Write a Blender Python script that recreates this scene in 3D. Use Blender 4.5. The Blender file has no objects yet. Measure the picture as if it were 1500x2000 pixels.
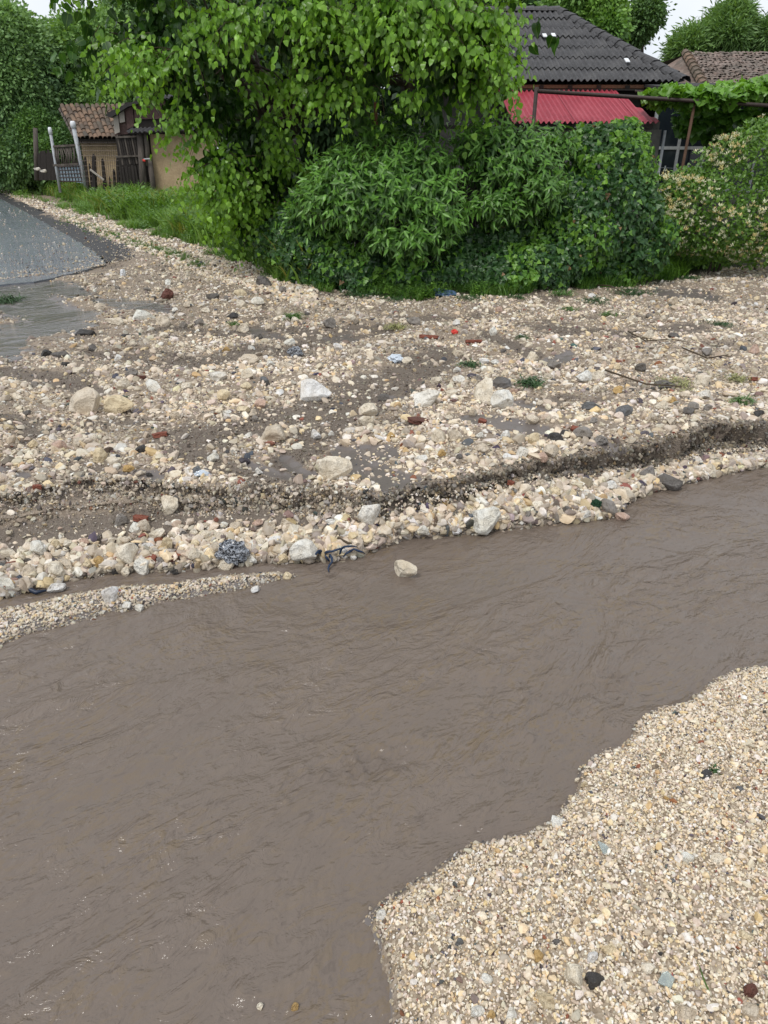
import bpy, bmesh, math, random
import numpy as np
from mathutils import Vector, Matrix, Euler

random.seed(11)
RNG = np.random.default_rng(7)
SC = bpy.context.scene
C = SC.collection
R = math.radians

# ------------------------------------------------------------------ camera
CAMH, PITCH, F = 1.75, R(27.0), 1390.0          # F in units of the 1500 x 2000 frame
cd = bpy.data.cameras.new('camera'); cam = bpy.data.objects.new('camera', cd); C.objects.link(cam)
cam.location = (0, 0, CAMH); cam.rotation_euler = (math.pi/2 - PITCH, 0, 0)
cd.sensor_fit = 'HORIZONTAL'; cd.sensor_width = 36.0; cd.lens = 36.0*F/1500
cd.clip_start = 0.05; cd.clip_end = 3000
SC.camera = cam
SC.render.resolution_x = 768; SC.render.resolution_y = 1024

# ------------------------------------------------------------------ sky, sun, exposure
SUN_EL, SUN_AZ = R(58), R(215)
w = bpy.data.worlds.new('World'); SC.world = w; w.use_nodes = True
nt = w.node_tree; nt.nodes.clear()
sk = nt.nodes.new('ShaderNodeTexSky'); sk.sky_type = 'NISHITA'; sk.sun_disc = False
sk.sun_elevation = SUN_EL; sk.sun_rotation = SUN_AZ; sk.air_density = 1.0; sk.dust_density = 3.0
tc = nt.nodes.new('ShaderNodeTexCoord')
nz = nt.nodes.new('ShaderNodeTexNoise'); nz.inputs['Scale'].default_value = 2.2; nz.inputs['Detail'].default_value = 6
cr = nt.nodes.new('ShaderNodeValToRGB')
cr.color_ramp.elements[0].position = .3; cr.color_ramp.elements[0].color = (6.6, 7.3, 8.3, 1)
cr.color_ramp.elements[1].position = .62; cr.color_ramp.elements[1].color = (9.0, 9.2, 9.5, 1)
mx = nt.nodes.new('ShaderNodeMix'); mx.data_type = 'RGBA'; mx.inputs[0].default_value = .86
bg = nt.nodes.new('ShaderNodeBackground'); bg.inputs['Strength'].default_value = .1
wo = nt.nodes.new('ShaderNodeOutputWorld')
L = nt.links.new
L(tc.outputs['Generated'], nz.inputs['Vector']); L(nz.outputs['Fac'], cr.inputs['Fac'])
L(sk.outputs['Color'], mx.inputs[6]); L(cr.outputs['Color'], mx.inputs[7])
L(mx.outputs[2], bg.inputs['Color']); L(bg.outputs[0], wo.inputs[0])
sd = bpy.data.lights.new('sun', 'SUN'); sd.energy = 1.5; sd.angle = R(14); sd.color = (1, .965, .91)
sun = bpy.data.objects.new('sun', sd); C.objects.link(sun)
# direction towards the sun: azimuth measured like the sky texture's rotation
sv = Vector((math.sin(SUN_AZ)*math.cos(SUN_EL), math.cos(SUN_AZ)*math.cos(SUN_EL), math.sin(SUN_EL)))
sun.rotation_euler = sv.to_track_quat('Z', 'Y').to_euler()
SC.view_settings.view_transform = 'Standard'; SC.view_settings.look = 'None'
SC.view_settings.exposure = 0.28; SC.view_settings.gamma = 1.0
SC.view_settings.use_curve_mapping = False

# ------------------------------------------------------------------ geometry of the view: pixel (1500x2000) -> place
SP, CP = math.sin(PITCH), math.cos(PITCH)
def ray(u, v):
    a = (u-750)/F; b = (v-1000)/F
    return a, CP - b*SP, -SP - b*CP
def at(u, v, z=0.0):
    dx, dy, dz = ray(u, v); t = (z-CAMH)/dz
    return (dx*t, dy*t, z)
def pt(u, v, Y):
    dx, dy, dz = ray(u, v); t = Y/dy
    return Vector((dx*t, Y, CAMH+dz*t))
def proj(x, y, z):
    h = z-CAMH
    dep = y*CP - h*SP
    up = y*SP + h*CP
    dep = np.maximum(dep, 1e-3)
    return 750+F*x/dep, 1000-F*up/dep
def depth_of(p): return p[1]*CP - (p[2]-CAMH)*SP
def m_per_px(p): return depth_of(p)/F

# ------------------------------------------------------------------ numpy noise
def _h(i, j, s):
    n = (i*374761393 + j*668265263 + s*362437) & 0xffffffff
    n = ((n ^ (n >> 13))*1274126177) & 0xffffffff
    return ((n ^ (n >> 16)) & 0xffff)/65535.0
def vnoise(x, y, s=0):
    x = np.asarray(x, float); y = np.asarray(y, float)
    i = np.floor(x).astype(np.int64); j = np.floor(y).astype(np.int64)
    fx = x-i; fy = y-j; fx = fx*fx*fx*(fx*(fx*6-15)+10); fy = fy*fy*fy*(fy*(fy*6-15)+10)
    a = _h(i, j, s); b = _h(i+1, j, s); c = _h(i, j+1, s); d = _h(i+1, j+1, s)
    return (a*(1-fx)+b*fx)*(1-fy)+(c*(1-fx)+d*fx)*fy
def fbm(x, y, o=4, s=0, g=.5):
    t = 0; A = 1; n = 0
    for k in range(o):
        t = t + A*(vnoise(x*2**k+17.3*k, y*2**k-9.1*k, s+k)-.5); n += A; A *= g
    return t/n*2
def sstep(a, b, x):
    t = np.clip((x-a)/(b-a), 0, 1); return t*t*(3-2*t)

# ------------------------------------------------------------------ materials
def newmat(name):
    m = bpy.data.materials.new(name); m.use_nodes = True
    nt = m.node_tree; nt.nodes.clear()
    out = nt.nodes.new('ShaderNodeOutputMaterial')
    bs = nt.nodes.new('ShaderNodeBsdfPrincipled')
    nt.links.new(bs.outputs[0], out.inputs[0])
    return m, nt, bs, out
def N(nt, t, **kw):
    n = nt.nodes.new(t)
    for k, v in kw.items():
        if k.startswith('i_'): n.inputs[k[2:].replace('_', ' ')].default_value = v
        else: setattr(n, k, v)
    return n
def mixc(nt, f, a, b, mode='MIX'):
    m = nt.nodes.new('ShaderNodeMix'); m.data_type = 'RGBA'; m.blend_type = mode
    for s, val in ((0, f), (6, a), (7, b)):
        if isinstance(val, bpy.types.NodeSocket): nt.links.new(val, m.inputs[s])
        else: m.inputs[s].default_value = val if s == 0 else (*val[:3], 1)
    return m.outputs[2]
def ramp(nt, f, stops):
    r = nt.nodes.new('ShaderNodeValToRGB'); e = r.color_ramp.elements
    while len(e) < len(stops): e.new(.5)
    for k, (p, c) in enumerate(stops):
        e[k].position = p; e[k].color = (*c, 1) if len(c) == 3 else c
    nt.links.new(f, r.inputs['Fac']); return r.outputs['Color']
def mathn(nt, op, a, b=None, clamp=False):
    m = nt.nodes.new('ShaderNodeMath'); m.operation = op; m.use_clamp = clamp
    for k, v in enumerate((a, b)):
        if v is None: continue
        if isinstance(v, bpy.types.NodeSocket): nt.links.new(v, m.inputs[k])
        else: m.inputs[k].default_value = v
    return m.outputs[0]
def coords(nt, kind='Object', scale=(1, 1, 1), rot=(0, 0, 0)):
    t = nt.nodes.new('ShaderNodeTexCoord'); mp = nt.nodes.new('ShaderNodeMapping')
    mp.inputs['Scale'].default_value = scale; mp.inputs['Rotation'].default_value = rot
    nt.links.new(t.outputs[kind], mp.inputs['Vector']); return mp.outputs[0]
def noise(nt, vec, scale, detail=4, rough=.55, dist=0):
    n = nt.nodes.new('ShaderNodeTexNoise'); n.inputs['Scale'].default_value = scale
    n.inputs['Detail'].default_value = detail; n.inputs['Roughness'].default_value = rough
    n.inputs['Distortion'].default_value = dist
    if vec: nt.links.new(vec, n.inputs['Vector'])
    return n
def voro(nt, vec, scale, feat='F1'):
    n = nt.nodes.new('ShaderNodeTexVoronoi'); n.feature = feat; n.inputs['Scale'].default_value = scale
    nt.links.new(vec, n.inputs['Vector']); return n
def bump(nt, h, strength, dist, prev=None):
    b = nt.nodes.new('ShaderNodeBump'); b.inputs['Strength'].default_value = strength
    b.inputs['Distance'].default_value = dist; nt.links.new(h, b.inputs['Height'])
    if prev: nt.links.new(prev, b.inputs['Normal'])
    return b.outputs[0]
def tint_socket(nt, src):
    if src == 'inst':
        a = nt.nodes.new('ShaderNodeAttribute'); a.attribute_type = 'INSTANCER'; a.attribute_name = 'tint'
        return a.outputs['Color']
    a = nt.nodes.new('ShaderNodeObjectInfo'); return a.outputs['Color']

def rough_mat(name, col, var=.35, scale=6, rough=.8, bscale=30, bd=.01, col2=None, kind='Object', sc=(1, 1, 1), spec=.4, metal=0):
    m, nt, bs, _ = newmat(name); v = coords(nt, kind, sc)
    n1 = noise(nt, v, scale, 6, .65); n2 = noise(nt, v, bscale, 5, .6)
    dark = tuple(c*(1-var) for c in col); c2 = col2 or tuple(min(1, c*(1+var*.6)) for c in col)
    c = ramp(nt, n1.outputs['Fac'], [(.3, dark), (.5, col), (.72, c2)])
    c = mixc(nt, .35, c, ramp(nt, n2.outputs['Fac'], [(.35, dark), (.65, c2)]))
    nt.links.new(c, bs.inputs['Base Color']); bs.inputs['Roughness'].default_value = rough
    bs.inputs['Specular IOR Level'].default_value = spec; bs.inputs['Metallic'].default_value = metal
    nt.links.new(bump(nt, n2.outputs['Fac'], .6, bd), bs.inputs['Normal'])
    return m

def stone_mat(name, src, fine=1.0):
    m, nt, bs, _ = newmat(name); v = coords(nt, 'Object')
    t = tint_socket(nt, src)
    oi = nt.nodes.new('ShaderNodeObjectInfo')
    off = nt.nodes.new('ShaderNodeVectorMath'); off.operation = 'ADD'
    cmb = nt.nodes.new('ShaderNodeCombineXYZ')
    for k in range(3): nt.links.new(mathn(nt, 'MULTIPLY', oi.outputs['Random'], 37.0+11*k), cmb.inputs[k])
    nt.links.new(v, off.inputs[0]); nt.links.new(cmb.outputs[0], off.inputs[1]); v = off.outputs[0]
    n1 = noise(nt, v, 1.6*fine, 5, .62); n2 = noise(nt, v, 7*fine, 5, .7); vo = voro(nt, v, 3.5*fine)
    c = mixc(nt, ramp(nt, n1.outputs['Fac'], [(.38, (0, 0, 0)), (.62, (1, 1, 1))]), mixc(nt, 1, t, (.82, .77, .70), 'MULTIPLY'), t)
    c = mixc(nt, mathn(nt, 'MULTIPLY', ramp(nt, n2.outputs['Fac'], [(.30, (1, 1, 1)), (.42, (0, 0, 0))]), .75), c, mixc(nt, 1, t, (.34, .29, .24), 'MULTIPLY'))
    c = mixc(nt, mathn(nt, 'MULTIPLY', ramp(nt, n2.outputs['Fac'], [(.6, (0, 0, 0)), (.75, (1, 1, 1))]), .5), c, mixc(nt, .5, t, (.72, .68, .6)))
    nt.links.new(c, bs.inputs['Base Color']); bs.inputs['Roughness'].default_value = .6
    bs.inputs['Specular IOR Level'].default_value = .35
    if src != 'inst':
        b = bump(nt, n2.outputs['Fac'], .5, .12)
        b = bump(nt, vo.outputs['Distance'], .35, .10, b)
        nt.links.new(b, bs.inputs['Normal'])
    return m

def leaf_mat(name, src, rough=.38, trans=.32):
    m, nt, bs, out = newmat(name)
    t = tint_socket(nt, src)
    oi = nt.nodes.new('ShaderNodeObjectInfo')
    v = coords(nt, 'Object')
    n = noise(nt, v, 5, 2, .5)
    c = mixc(nt, n.outputs['Fac'], mixc(nt, 1, t, (.75, .8, .7), 'MULTIPLY'), t)
    sx = nt.nodes.new('ShaderNodeSeparateXYZ'); nt.links.new(v, sx.inputs[0])
    rib = mathn(nt, 'ABSOLUTE', sx.outputs[0])
    rf = mathn(nt, 'MULTIPLY', mathn(nt, 'LESS_THAN', rib, .022), .35)
    c = mixc(nt, rf, c, (.25, .38, .10))
    nt.links.new(c, bs.inputs['Base Color']); bs.inputs['Roughness'].default_value = rough
    bs.inputs['Specular IOR Level'].default_value = .5
    tr = nt.nodes.new('ShaderNodeBsdfTranslucent')
    nt.links.new(mixc(nt, 1, c, (1.5, 1.45, .6), 'MULTIPLY'), tr.inputs['Color'])
    ms = nt.nodes.new('ShaderNodeMixShader'); ms.inputs[0].default_value = trans
    nt.links.new(bs.outputs[0], ms.inputs[1]); nt.links.new(tr.outputs[0], ms.inputs[2])
    nt.links.new(ms.outputs[0], out.inputs[0])
    return m

M = {}
M['stone_i'] = stone_mat('loose_stone', 'inst')
M['stone'] = stone_mat('rock_face', 'obj')
M['leaf_i'] = leaf_mat('leaf_green', 'inst')
M['leaf'] = leaf_mat('leaf_green_single', 'obj')
M['petal'] = leaf_mat('petal', 'inst', .6, .0)
M['far_leaf'] = leaf_mat('far_leaf', 'inst', .6, .25)
M['grass_i'] = leaf_mat('grass_blade', 'inst', .5, .3)
M['bark'] = rough_mat('bark', (.09, .07, .055), .5, 8, .9, 40, .02, sc=(1, 1, .25))
M['twig'] = rough_mat('twig', (.07, .05, .03), .4, 8, .8, 40, .004)
M['old_wood'] = rough_mat('old_wood', (.075, .06, .05), .55, 5, .85, 50, .01, col2=(.16, .14, .12), sc=(1, 1, .15))
M['dark_wood'] = rough_mat('dark_wood', (.025, .02, .017), .5, 6, .8, 50, .01, sc=(1, 1, .2))
M['pale_wood'] = rough_mat('pale_wood', (.34, .31, .27), .5, 5, .85, 30, .005, sc=(1, 1, .2))
M['adobe'] = rough_mat('adobe', (.44, .32, .19), .3, 2.5, .95, 22, .02, col2=(.52, .41, .27))
M['plaster'] = rough_mat('grey_plaster', (.14, .135, .125), .4, 2, .9, 18, .01)
M['white_paint'] = rough_mat('white_paint', (.38, .40, .42), .35, 9, .6, 30, .004)
M['panel_blue'] = rough_mat('pale_blue_panel', (.42, .52, .60), .2, 4, .6, 30, .003)
M['rust'] = rough_mat('rusty_sheet', (.085, .045, .038), .5, 3, .75, 14, .006, col2=(.15, .10, .09))
M['iron'] = rough_mat('dark_iron', (.045, .03, .025), .5, 12, .6, 50, .002)
M['rust_iron'] = rough_mat('rusty_iron', (.10, .055, .035), .5, 12, .8, 50, .002)
M['wire'] = rough_mat('wire', (.12, .09, .07), .4, 12, .6, 50, .001)
M['tar'] = rough_mat('tar_board', (.03, .028, .027), .5, 3, .8, 20, .01)
M['roof_grey'] = rough_mat('weathered_corrugated_sheet', (.062, .062, .066), .55, 1.6, .8, 26, .01, col2=(.12, .117, .115))
M['roof_red'] = rough_mat('red_painted_sheet', (.34, .035, .058), .35, 2.5, .55, 30, .003, col2=(.42, .085, .11))
M['white_plastic'] = rough_mat('white_plastic', (.72, .74, .76), .1, 5, .4, 30, .001)
M['cream_timber'] = rough_mat('orange_brown_timber', (.16, .075, .04), .4, 4, .8, 30, .004)
M['blue_plastic'] = rough_mat('blue_plastic', (.05, .12, .26), .6, 14, .3, 30, .01, col2=(.3, .42, .55))
M['black_plastic'] = rough_mat('black_plastic', (.012, .014, .018), .5, 10, .25, 30, .01)
M['red_scrap'] = rough_mat('red_scrap', (.62, .05, .035), .2, 8, .4, 30, .002)
def tile_mat():
    m, nt, bs, _ = newmat('clay_tile'); v = coords(nt, 'Object'); oi = nt.nodes.new('ShaderNodeObjectInfo')
    n = noise(nt, v, 5, 5, .7)
    base = ramp(nt, oi.outputs['Random'], [(0, (.07, .055, .045)), (.35, (.15, .09, .06)), (.7, (.25, .15, .095)), (1, (.10, .08, .06))])
    c = mixc(nt, ramp(nt, n.outputs['Fac'], [(.42, (0, 0, 0)), (.62, (.85, .85, .85))]), base, (.075, .07, .05))
    nt.links.new(c, bs.inputs['Base Color']); bs.inputs['Roughness'].default_value = .85
    nt.links.new(bump(nt, n.outputs['Fac'], .5, .02), bs.inputs['Normal']); return m
M['tile'] = tile_mat()
def oldroof_mat():
    m, nt, bs, _ = newmat('old_tile'); v = coords(nt, 'Object')
    vo = voro(nt, v, 5); n = noise(nt, v, 2.5, 6, .7)
    c = ramp(nt, vo.outputs['Color'], [(.2, (.09, .065, .05)), (.5, (.18, .125, .10)), (.8, (.26, .2, .17))])
    c = mixc(nt, ramp(nt, n.outputs['Fac'], [(.4, (0, 0, 0)), (.65, (1, 1, 1))]), c, (.15, .13, .11))
    nt.links.new(c, bs.inputs['Base Color']); bs.inputs['Roughness'].default_value = .9; return m
M['old_tile'] = oldroof_mat()
def glass_mat():
    m, nt, bs, _ = newmat('window_glass'); bs.inputs['Base Color'].default_value = (.015, .02, .028, 1)
    bs.inputs['Roughness'].default_value = .08; return m
M['glass'] = glass_mat()
def shard_mat():
    m, nt, bs, _ = newmat('green_glass_shard'); bs.inputs['Base Color'].default_value = (.66, .74, .72, 1)
    bs.inputs['Roughness'].default_value = .08; bs.inputs['Transmission Weight'].default_value = .7; return m
M['shard'] = shard_mat()
def bag_mat():
    m, nt, bs, _ = newmat('printed_black_bag'); v = coords(nt, 'Object')
    n = noise(nt, v, 7, 4, .6, 1.5)
    c = ramp(nt, n.outputs['Fac'], [(.47, (.012, .014, .02)), (.52, (.5, .53, .57)), (.62, (.03, .04, .06))])
    nt.links.new(c, bs.inputs['Base Color']); bs.inputs['Roughness'].default_value = .22; return m
M['bag'] = bag_mat()
def film_mat():
    m, nt, bs, _ = newmat('clear_plastic_film'); v = coords(nt, 'Object'); n = noise(nt, v, 20, 4, .6)
    nt.links.new(ramp(nt, n.outputs['Fac'], [(.35, (.25, .3, .36)), (.6, (.7, .76, .82))]), bs.inputs['Base Color'])
    bs.inputs['Roughness'].default_value = .18; return m
M['film'] = film_mat()

# ground: colour from two masks stored on the mesh (sand = wet dark grit, silt = smooth grey mud, soil = green earth)
def ground_mat():
    m, nt, bs, _ = newmat('gravel_ground'); v = coords(nt, 'Object')
    def A(n):
        a = nt.nodes.new('ShaderNodeAttribute'); a.attribute_name = n; return a.outputs['Fac']
    v1 = voro(nt, v, 95); v2 = voro(nt, v, 190); n1 = noise(nt, v, 5, 6, .7); n2 = noise(nt, v, 45, 5, .7)
    grit = ramp(nt, v1.outputs['Color'], [(0, (.10, .075, .055)), (.25, (.30, .24, .17)), (.5, (.44, .37, .28)), (.8, (.54, .47, .37)), (1, (.6, .55, .48))])
    fine = ramp(nt, v2.outputs['Color'], [(0, (.08, .062, .048)), (.4, (.24, .19, .14)), (.8, (.42, .36, .28)), (1, (.52, .46, .38))])
    g = mixc(nt, 1, mixc(nt, .45, grit, fine), (.74, .70, .68), 'MULTIPLY')  # grit colour darkened so gaps between the stones look shaded
    g = mixc(nt, mathn(nt, 'MULTIPLY', ramp(nt, n1.outputs['Fac'], [(.4, (0, 0, 0)), (.7, (1, 1, 1))]), .45), g, (.17, .135, .105))
    sand = mixc(nt, .55, fine, mixc(nt, n2.outputs['Fac'], (.055, .042, .033), (.15, .12, .095)))
    sand = mixc(nt, .5, sand, (.105, .083, .067))
    silt = mixc(nt, n2.outputs['Fac'], (.115, .098, .09), (.17, .148, .135))
    soil = mixc(nt, n2.outputs['Fac'], (.03, .035, .015), (.08, .075, .04))
    br = lambda mask, w_: ramp(nt, mathn(nt, 'ADD', mask, mathn(nt, 'MULTIPLY', mathn(nt, 'SUBTRACT', n2.outputs['Fac'], .5), w_)), [(.38, (0, 0, 0)), (.62, (1, 1, 1))])
    g = mixc(nt, A('near'), g, mixc(nt, 1, grit, (.80, .77, .74), 'MULTIPLY'))
    fs = br(A('sand'), .9); fl = br(A('silt'), .5); fo = br(A('soil'), .9)
    c = mixc(nt, fs, g, sand); c = mixc(nt, fl, c, silt); c = mixc(nt, fo, c, soil)
    nt.links.new(c, bs.inputs['Base Color'])
    rr = nt.nodes.new('ShaderNodeMapRange'); nt.links.new(fl, rr.inputs['Value'])
    rr.inputs['To Min'].default_value = .72; rr.inputs['To Max'].default_value = .3
    nt.links.new(rr.outputs[0], bs.inputs['Roughness'])
    b = bump(nt, v1.outputs['Distance'], .8, .006)
    b = bump(nt, n2.outputs['Fac'], .7, .008, b)
    mb = nt.nodes.new('ShaderNodeMix'); mb.data_type = 'VECTOR'
    nt.links.new(fl, mb.inputs[0]); nt.links.new(b, mb.inputs[4])
    nt.links.new(bump(nt, n2.outputs['Fac'], .25, .004), mb.inputs[5])
    nt.links.new(mb.outputs[1], bs.inputs['Normal'])
    return m
M['ground'] = ground_mat()
def water_mat(name, deep=(.142, .113, .092), rough=.11, k=1.0):
    m, nt, bs, _ = newmat(name); v = coords(nt, 'Object', (1, 1, 1), (0, 0, R(-38)))
    mp = nt.nodes.new('ShaderNodeMapping'); mp.inputs['Scale'].default_value = (1, 1.7, 1); nt.links.new(v, mp.inputs[0]); vs = mp.outputs[0]
    n1 = noise(nt, vs, 1.1, 5, .6, 1.2); n2 = noise(nt, vs, 8, 4, .55, 1.2); n3 = noise(nt, vs, 34, 3, .6, .4)
    c = mixc(nt, ramp(nt, n1.outputs['Fac'], [(.35, (0, 0, 0)), (.7, (1, 1, 1))]), deep, tuple(q*1.17 for q in deep))
    c = mixc(nt, mathn(nt, 'MULTIPLY', ramp(nt, n2.outputs['Fac'], [(.55, (0, 0, 0)), (.75, (1, 1, 1))]), .35), c, (.19, .145, .10))
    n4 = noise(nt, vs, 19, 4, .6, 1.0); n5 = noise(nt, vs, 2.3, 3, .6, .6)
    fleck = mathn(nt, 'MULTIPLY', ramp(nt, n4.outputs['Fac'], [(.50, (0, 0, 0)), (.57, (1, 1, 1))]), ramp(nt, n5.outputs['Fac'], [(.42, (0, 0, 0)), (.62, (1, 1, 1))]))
    c = mixc(nt, mathn(nt, 'MULTIPLY', fleck, .6), c, (.165, .122, .075))  # silt-tan flecks, painted in for ripple facets that mirror less sky
    dk = mathn(nt, 'MULTIPLY', ramp(nt, n4.outputs['Fac'], [(.34, (1, 1, 1)), (.40, (0, 0, 0))]), .30)
    c = mixc(nt, dk, c, (.085, .066, .054))
    nt.links.new(c, bs.inputs['Base Color']); bs.inputs['Roughness'].default_value = rough
    bs.inputs['IOR'].default_value = 1.42
    calm = ramp(nt, n1.outputs['Fac'], [(.4, (.12, .12, .12)), (.62, (1, 1, 1))])
    b = bump(nt, mathn(nt, 'MULTIPLY', n2.outputs['Fac'], calm), .75*k, .045); b = bump(nt, n3.outputs['Fac'], .5*k, .007, b)
    nt.links.new(b, bs.inputs['Normal']); return m
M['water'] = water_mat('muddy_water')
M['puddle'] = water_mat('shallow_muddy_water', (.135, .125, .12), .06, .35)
def road_mat():
    m, nt, bs, _ = newmat('wet_asphalt'); v = coords(nt, 'Object')
    n1 = noise(nt, v, .9, 7, .7, .8); n2 = noise(nt, v, 24, 6, .8); vo = voro(nt, v, 45)
    c = mixc(nt, n2.outputs['Fac'], (.10, .115, .14), (.24, .27, .315))
    c = mixc(nt, ramp(nt, n1.outputs['Fac'], [(.45, (0, 0, 0)), (.7, (1, 1, 1))]), c, (.16, .17, .18))
    nt.links.new(c, bs.inputs['Base Color'])
    nt.links.new(ramp(nt, n1.outputs['Fac'], [(.40, (.06, .06, .06)), (.7, (.28, .28, .28))]), bs.inputs['Roughness'])
    nt.links.new(bump(nt, n2.outputs['Fac'], .6, .012, bump(nt, vo.outputs['Distance'], .5, .006)), bs.inputs['Normal']); return m
M['road'] = road_mat()
M['dark_asphalt'] = rough_mat('broken_asphalt', (.035, .035, .037), .5, 4, .6, 60, .01, col2=(.075, .07, .068))

# ------------------------------------------------------------------ object helpers
def wl(o):
    v = Vector(o.location)
    while o.parent: o = o.parent; v += Vector(o.location)
    return v
def link(o, parent=None, loc=None):
    C.objects.link(o)
    l = Vector(loc) if loc is not None else Vector((0, 0, 0))
    if parent: o.parent = parent; l = l - wl(parent)
    o.location = l
    return o
def tag(o, label=None, cat=None, group=None, kind=None):
    if label: o['label'] = label
    if cat: o['category'] = cat
    if group: o['group'] = group
    if kind: o['kind'] = kind
    return o
def thing(name, label, cat, loc, group=None):
    o = bpy.data.objects.new(name, None); o.empty_display_size = .1; link(o, None, loc)
    return tag(o, label, cat, group)
class MB:
    """collects shapes in world space; build() links them as one mesh"""
    def __init__(s): s.v = []; s.f = []
    def add(s, vs, fs):
        k = len(s.v); s.v += [tuple(q) for q in vs]; s.f += [tuple(i+k for i in f) for f in fs]; return s
    def box(s, a, b):
        x0, y0, z0 = a; x1, y1, z1 = b
        vs = [(x0, y0, z0), (x1, y0, z0), (x1, y1, z0), (x0, y1, z0), (x0, y0, z1), (x1, y0, z1), (x1, y1, z1), (x0, y1, z1)]
        return s.add(vs, [(0, 3, 2, 1), (4, 5, 6, 7), (0, 1, 5, 4), (1, 2, 6, 5), (2, 3, 7, 6), (3, 0, 4, 7)])
    def bar(s, p, q, w, d, w2=None, d2=None, jit=0):
        """rectangular bar from p to q; w across x-ish, d across y-ish"""
        p = Vector(p); q = Vector(q); ax = (q-p).normalized()
        ref = Vector((0, 1, 0)) if abs(ax.y) < .9 else Vector((1, 0, 0))
        sx = ax.cross(ref).normalized(); sy = ax.cross(sx).normalized()
        w2 = w if w2 is None else w2; d2 = d if d2 is None else d2
        vs = []
        for c, ww, dd in ((p, w, d), (q, w2, d2)):
            for a, b in ((-1, -1), (1, -1), (1, 1), (-1, 1)):
                vs.append(c+sx*a*ww/2+sy*b*dd/2+Vector((random.uniform(-jit, jit) for _ in range(3))))
        return s.add(vs, [(0, 3, 2, 1), (4, 5, 6, 7), (0, 1, 5, 4), (1, 2, 6, 5), (2, 3, 7, 6), (3, 0, 4, 7)])
    def tube(s, pts, rad, n=8):
        pts = [Vector(p) for p in pts]; rad = rad if hasattr(rad, '__len__') else [rad]*len(pts)
        vs = []; fs = []
        prev = None
        for i, p in enumerate(pts):
            t = (pts[min(i+1, len(pts)-1)]-pts[max(i-1, 0)]).normalized()
            a = prev if prev is not None else (Vector((0, 0, 1)) if abs(t.z) < .9 else Vector((1, 0, 0)))
            x = (a - t*a.dot(t)).normalized(); prev = x; y = t.cross(x)
            for k in range(n):
                an = 2*math.pi*k/n; vs.append(p+(x*math.cos(an)+y*math.sin(an))*rad[i])
        for i in range(len(pts)-1):
            for k in range(n):
                a = i*n+k; b = i*n+(k+1) % n; fs.append((a, b, b+n, a+n))
        fs.append(tuple(range(n-1, -1, -1))); fs.append(tuple(len(vs)-n+k for k in range(n)))
        return s.add(vs, fs)
    def mesh(s, name, mat, smooth=False, off=(0, 0, 0)):
        me = bpy.data.meshes.new(name)
        o = Vector(off)
        me.from_pydata([Vector(v)-o for v in s.v], [], s.f); me.update()
        if mat: me.materials.append(mat)
        if smooth: me.shade_smooth()
        return me
    def build(s, name, mat, parent=None, smooth=False, org=None):
        """org: place the object's origin there"""
        org = Vector(org) if org is not None else Vector(s.v[0])
        return link(bpy.data.objects.new(name, s.mesh(name, mat, smooth, org)), parent, org)
def grid_mesh(name, X, Y, Z, mat, attrs=None, smooth=True):
    ny, nx = X.shape
    co = np.stack([X, Y, Z], -1).reshape(-1, 3).astype(np.float32)
    idx = np.arange(nx*ny).reshape(ny, nx)
    f = np.stack([idx[:-1, :-1], idx[:-1, 1:], idx[1:, 1:], idx[1:, :-1]], -1).reshape(-1, 4)
    me = bpy.data.meshes.new(name)
    me.vertices.add(len(co)); me.vertices.foreach_set('co', co.ravel())
    me.loops.add(f.size); me.loops.foreach_set('vertex_index', f.ravel().astype(np.int32))
    me.polygons.add(len(f)); me.polygons.foreach_set('loop_start', (np.arange(len(f))*4).astype(np.int32))
    me.update(calc_edges=True)
    if smooth: me.polygons.foreach_set('use_smooth', np.ones(len(f), bool))
    for n, a in (attrs or {}).items():
        at_ = me.attributes.new(n, 'FLOAT', 'POINT'); at_.data.foreach_set('value', a.astype(np.float32).ravel())
    me.materials.append(mat); me.validate(); return me

# geometry nodes: one point cloud of instances, everything about each instance decided here in numpy
PROTO = {}
def proto_coll(name, meshes):
    c = bpy.data.collections.new(name)
    for k, me in enumerate(meshes):
        o = bpy.data.objects.new(f'{name}_{k:02d}', me); c.objects.link(o)
    PROTO[name] = c; return c
def gn_group(coll):
    key = 'scatter_'+coll.name
    if key in bpy.data.node_groups: return bpy.data.node_groups[key]
    g = bpy.data.node_groups.new(key, 'GeometryNodeTree')
    g.interface.new_socket('Geometry', in_out='INPUT', socket_type='NodeSocketGeometry')
    g.interface.new_socket('Geometry', in_out='OUTPUT', socket_type='NodeSocketGeometry')
    n = g.nodes; gi = n.new('NodeGroupInput'); go = n.new('NodeGroupOutput')
    ci = n.new('GeometryNodeCollectionInfo'); ci.inputs['Collection'].default_value = coll
    ci.inputs['Separate Children'].default_value = True; ci.inputs['Reset Children'].default_value = True
    ip = n.new('GeometryNodeInstanceOnPoints'); ip.inputs['Pick Instance'].default_value = True
    def att(nm, ty):
        a = n.new('GeometryNodeInputNamedAttribute'); a.data_type = ty; a.inputs['Name'].default_value = nm; return a.outputs['Attribute']
    e = n.new('FunctionNodeEulerToRotation')
    l = g.links.new
    l(gi.outputs[0], ip.inputs['Points']); l(ci.outputs[0], ip.inputs['Instance'])
    l(att('vid', 'INT'), ip.inputs['Instance Index'])
    l(att('rot', 'FLOAT_VECTOR'), e.inputs[0]); l(e.outputs[0], ip.inputs['Rotation'])
    l(att('scl', 'FLOAT_VECTOR'), ip.inputs['Scale']); l(ip.outputs[0], go.inputs[0])
    return g
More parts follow.
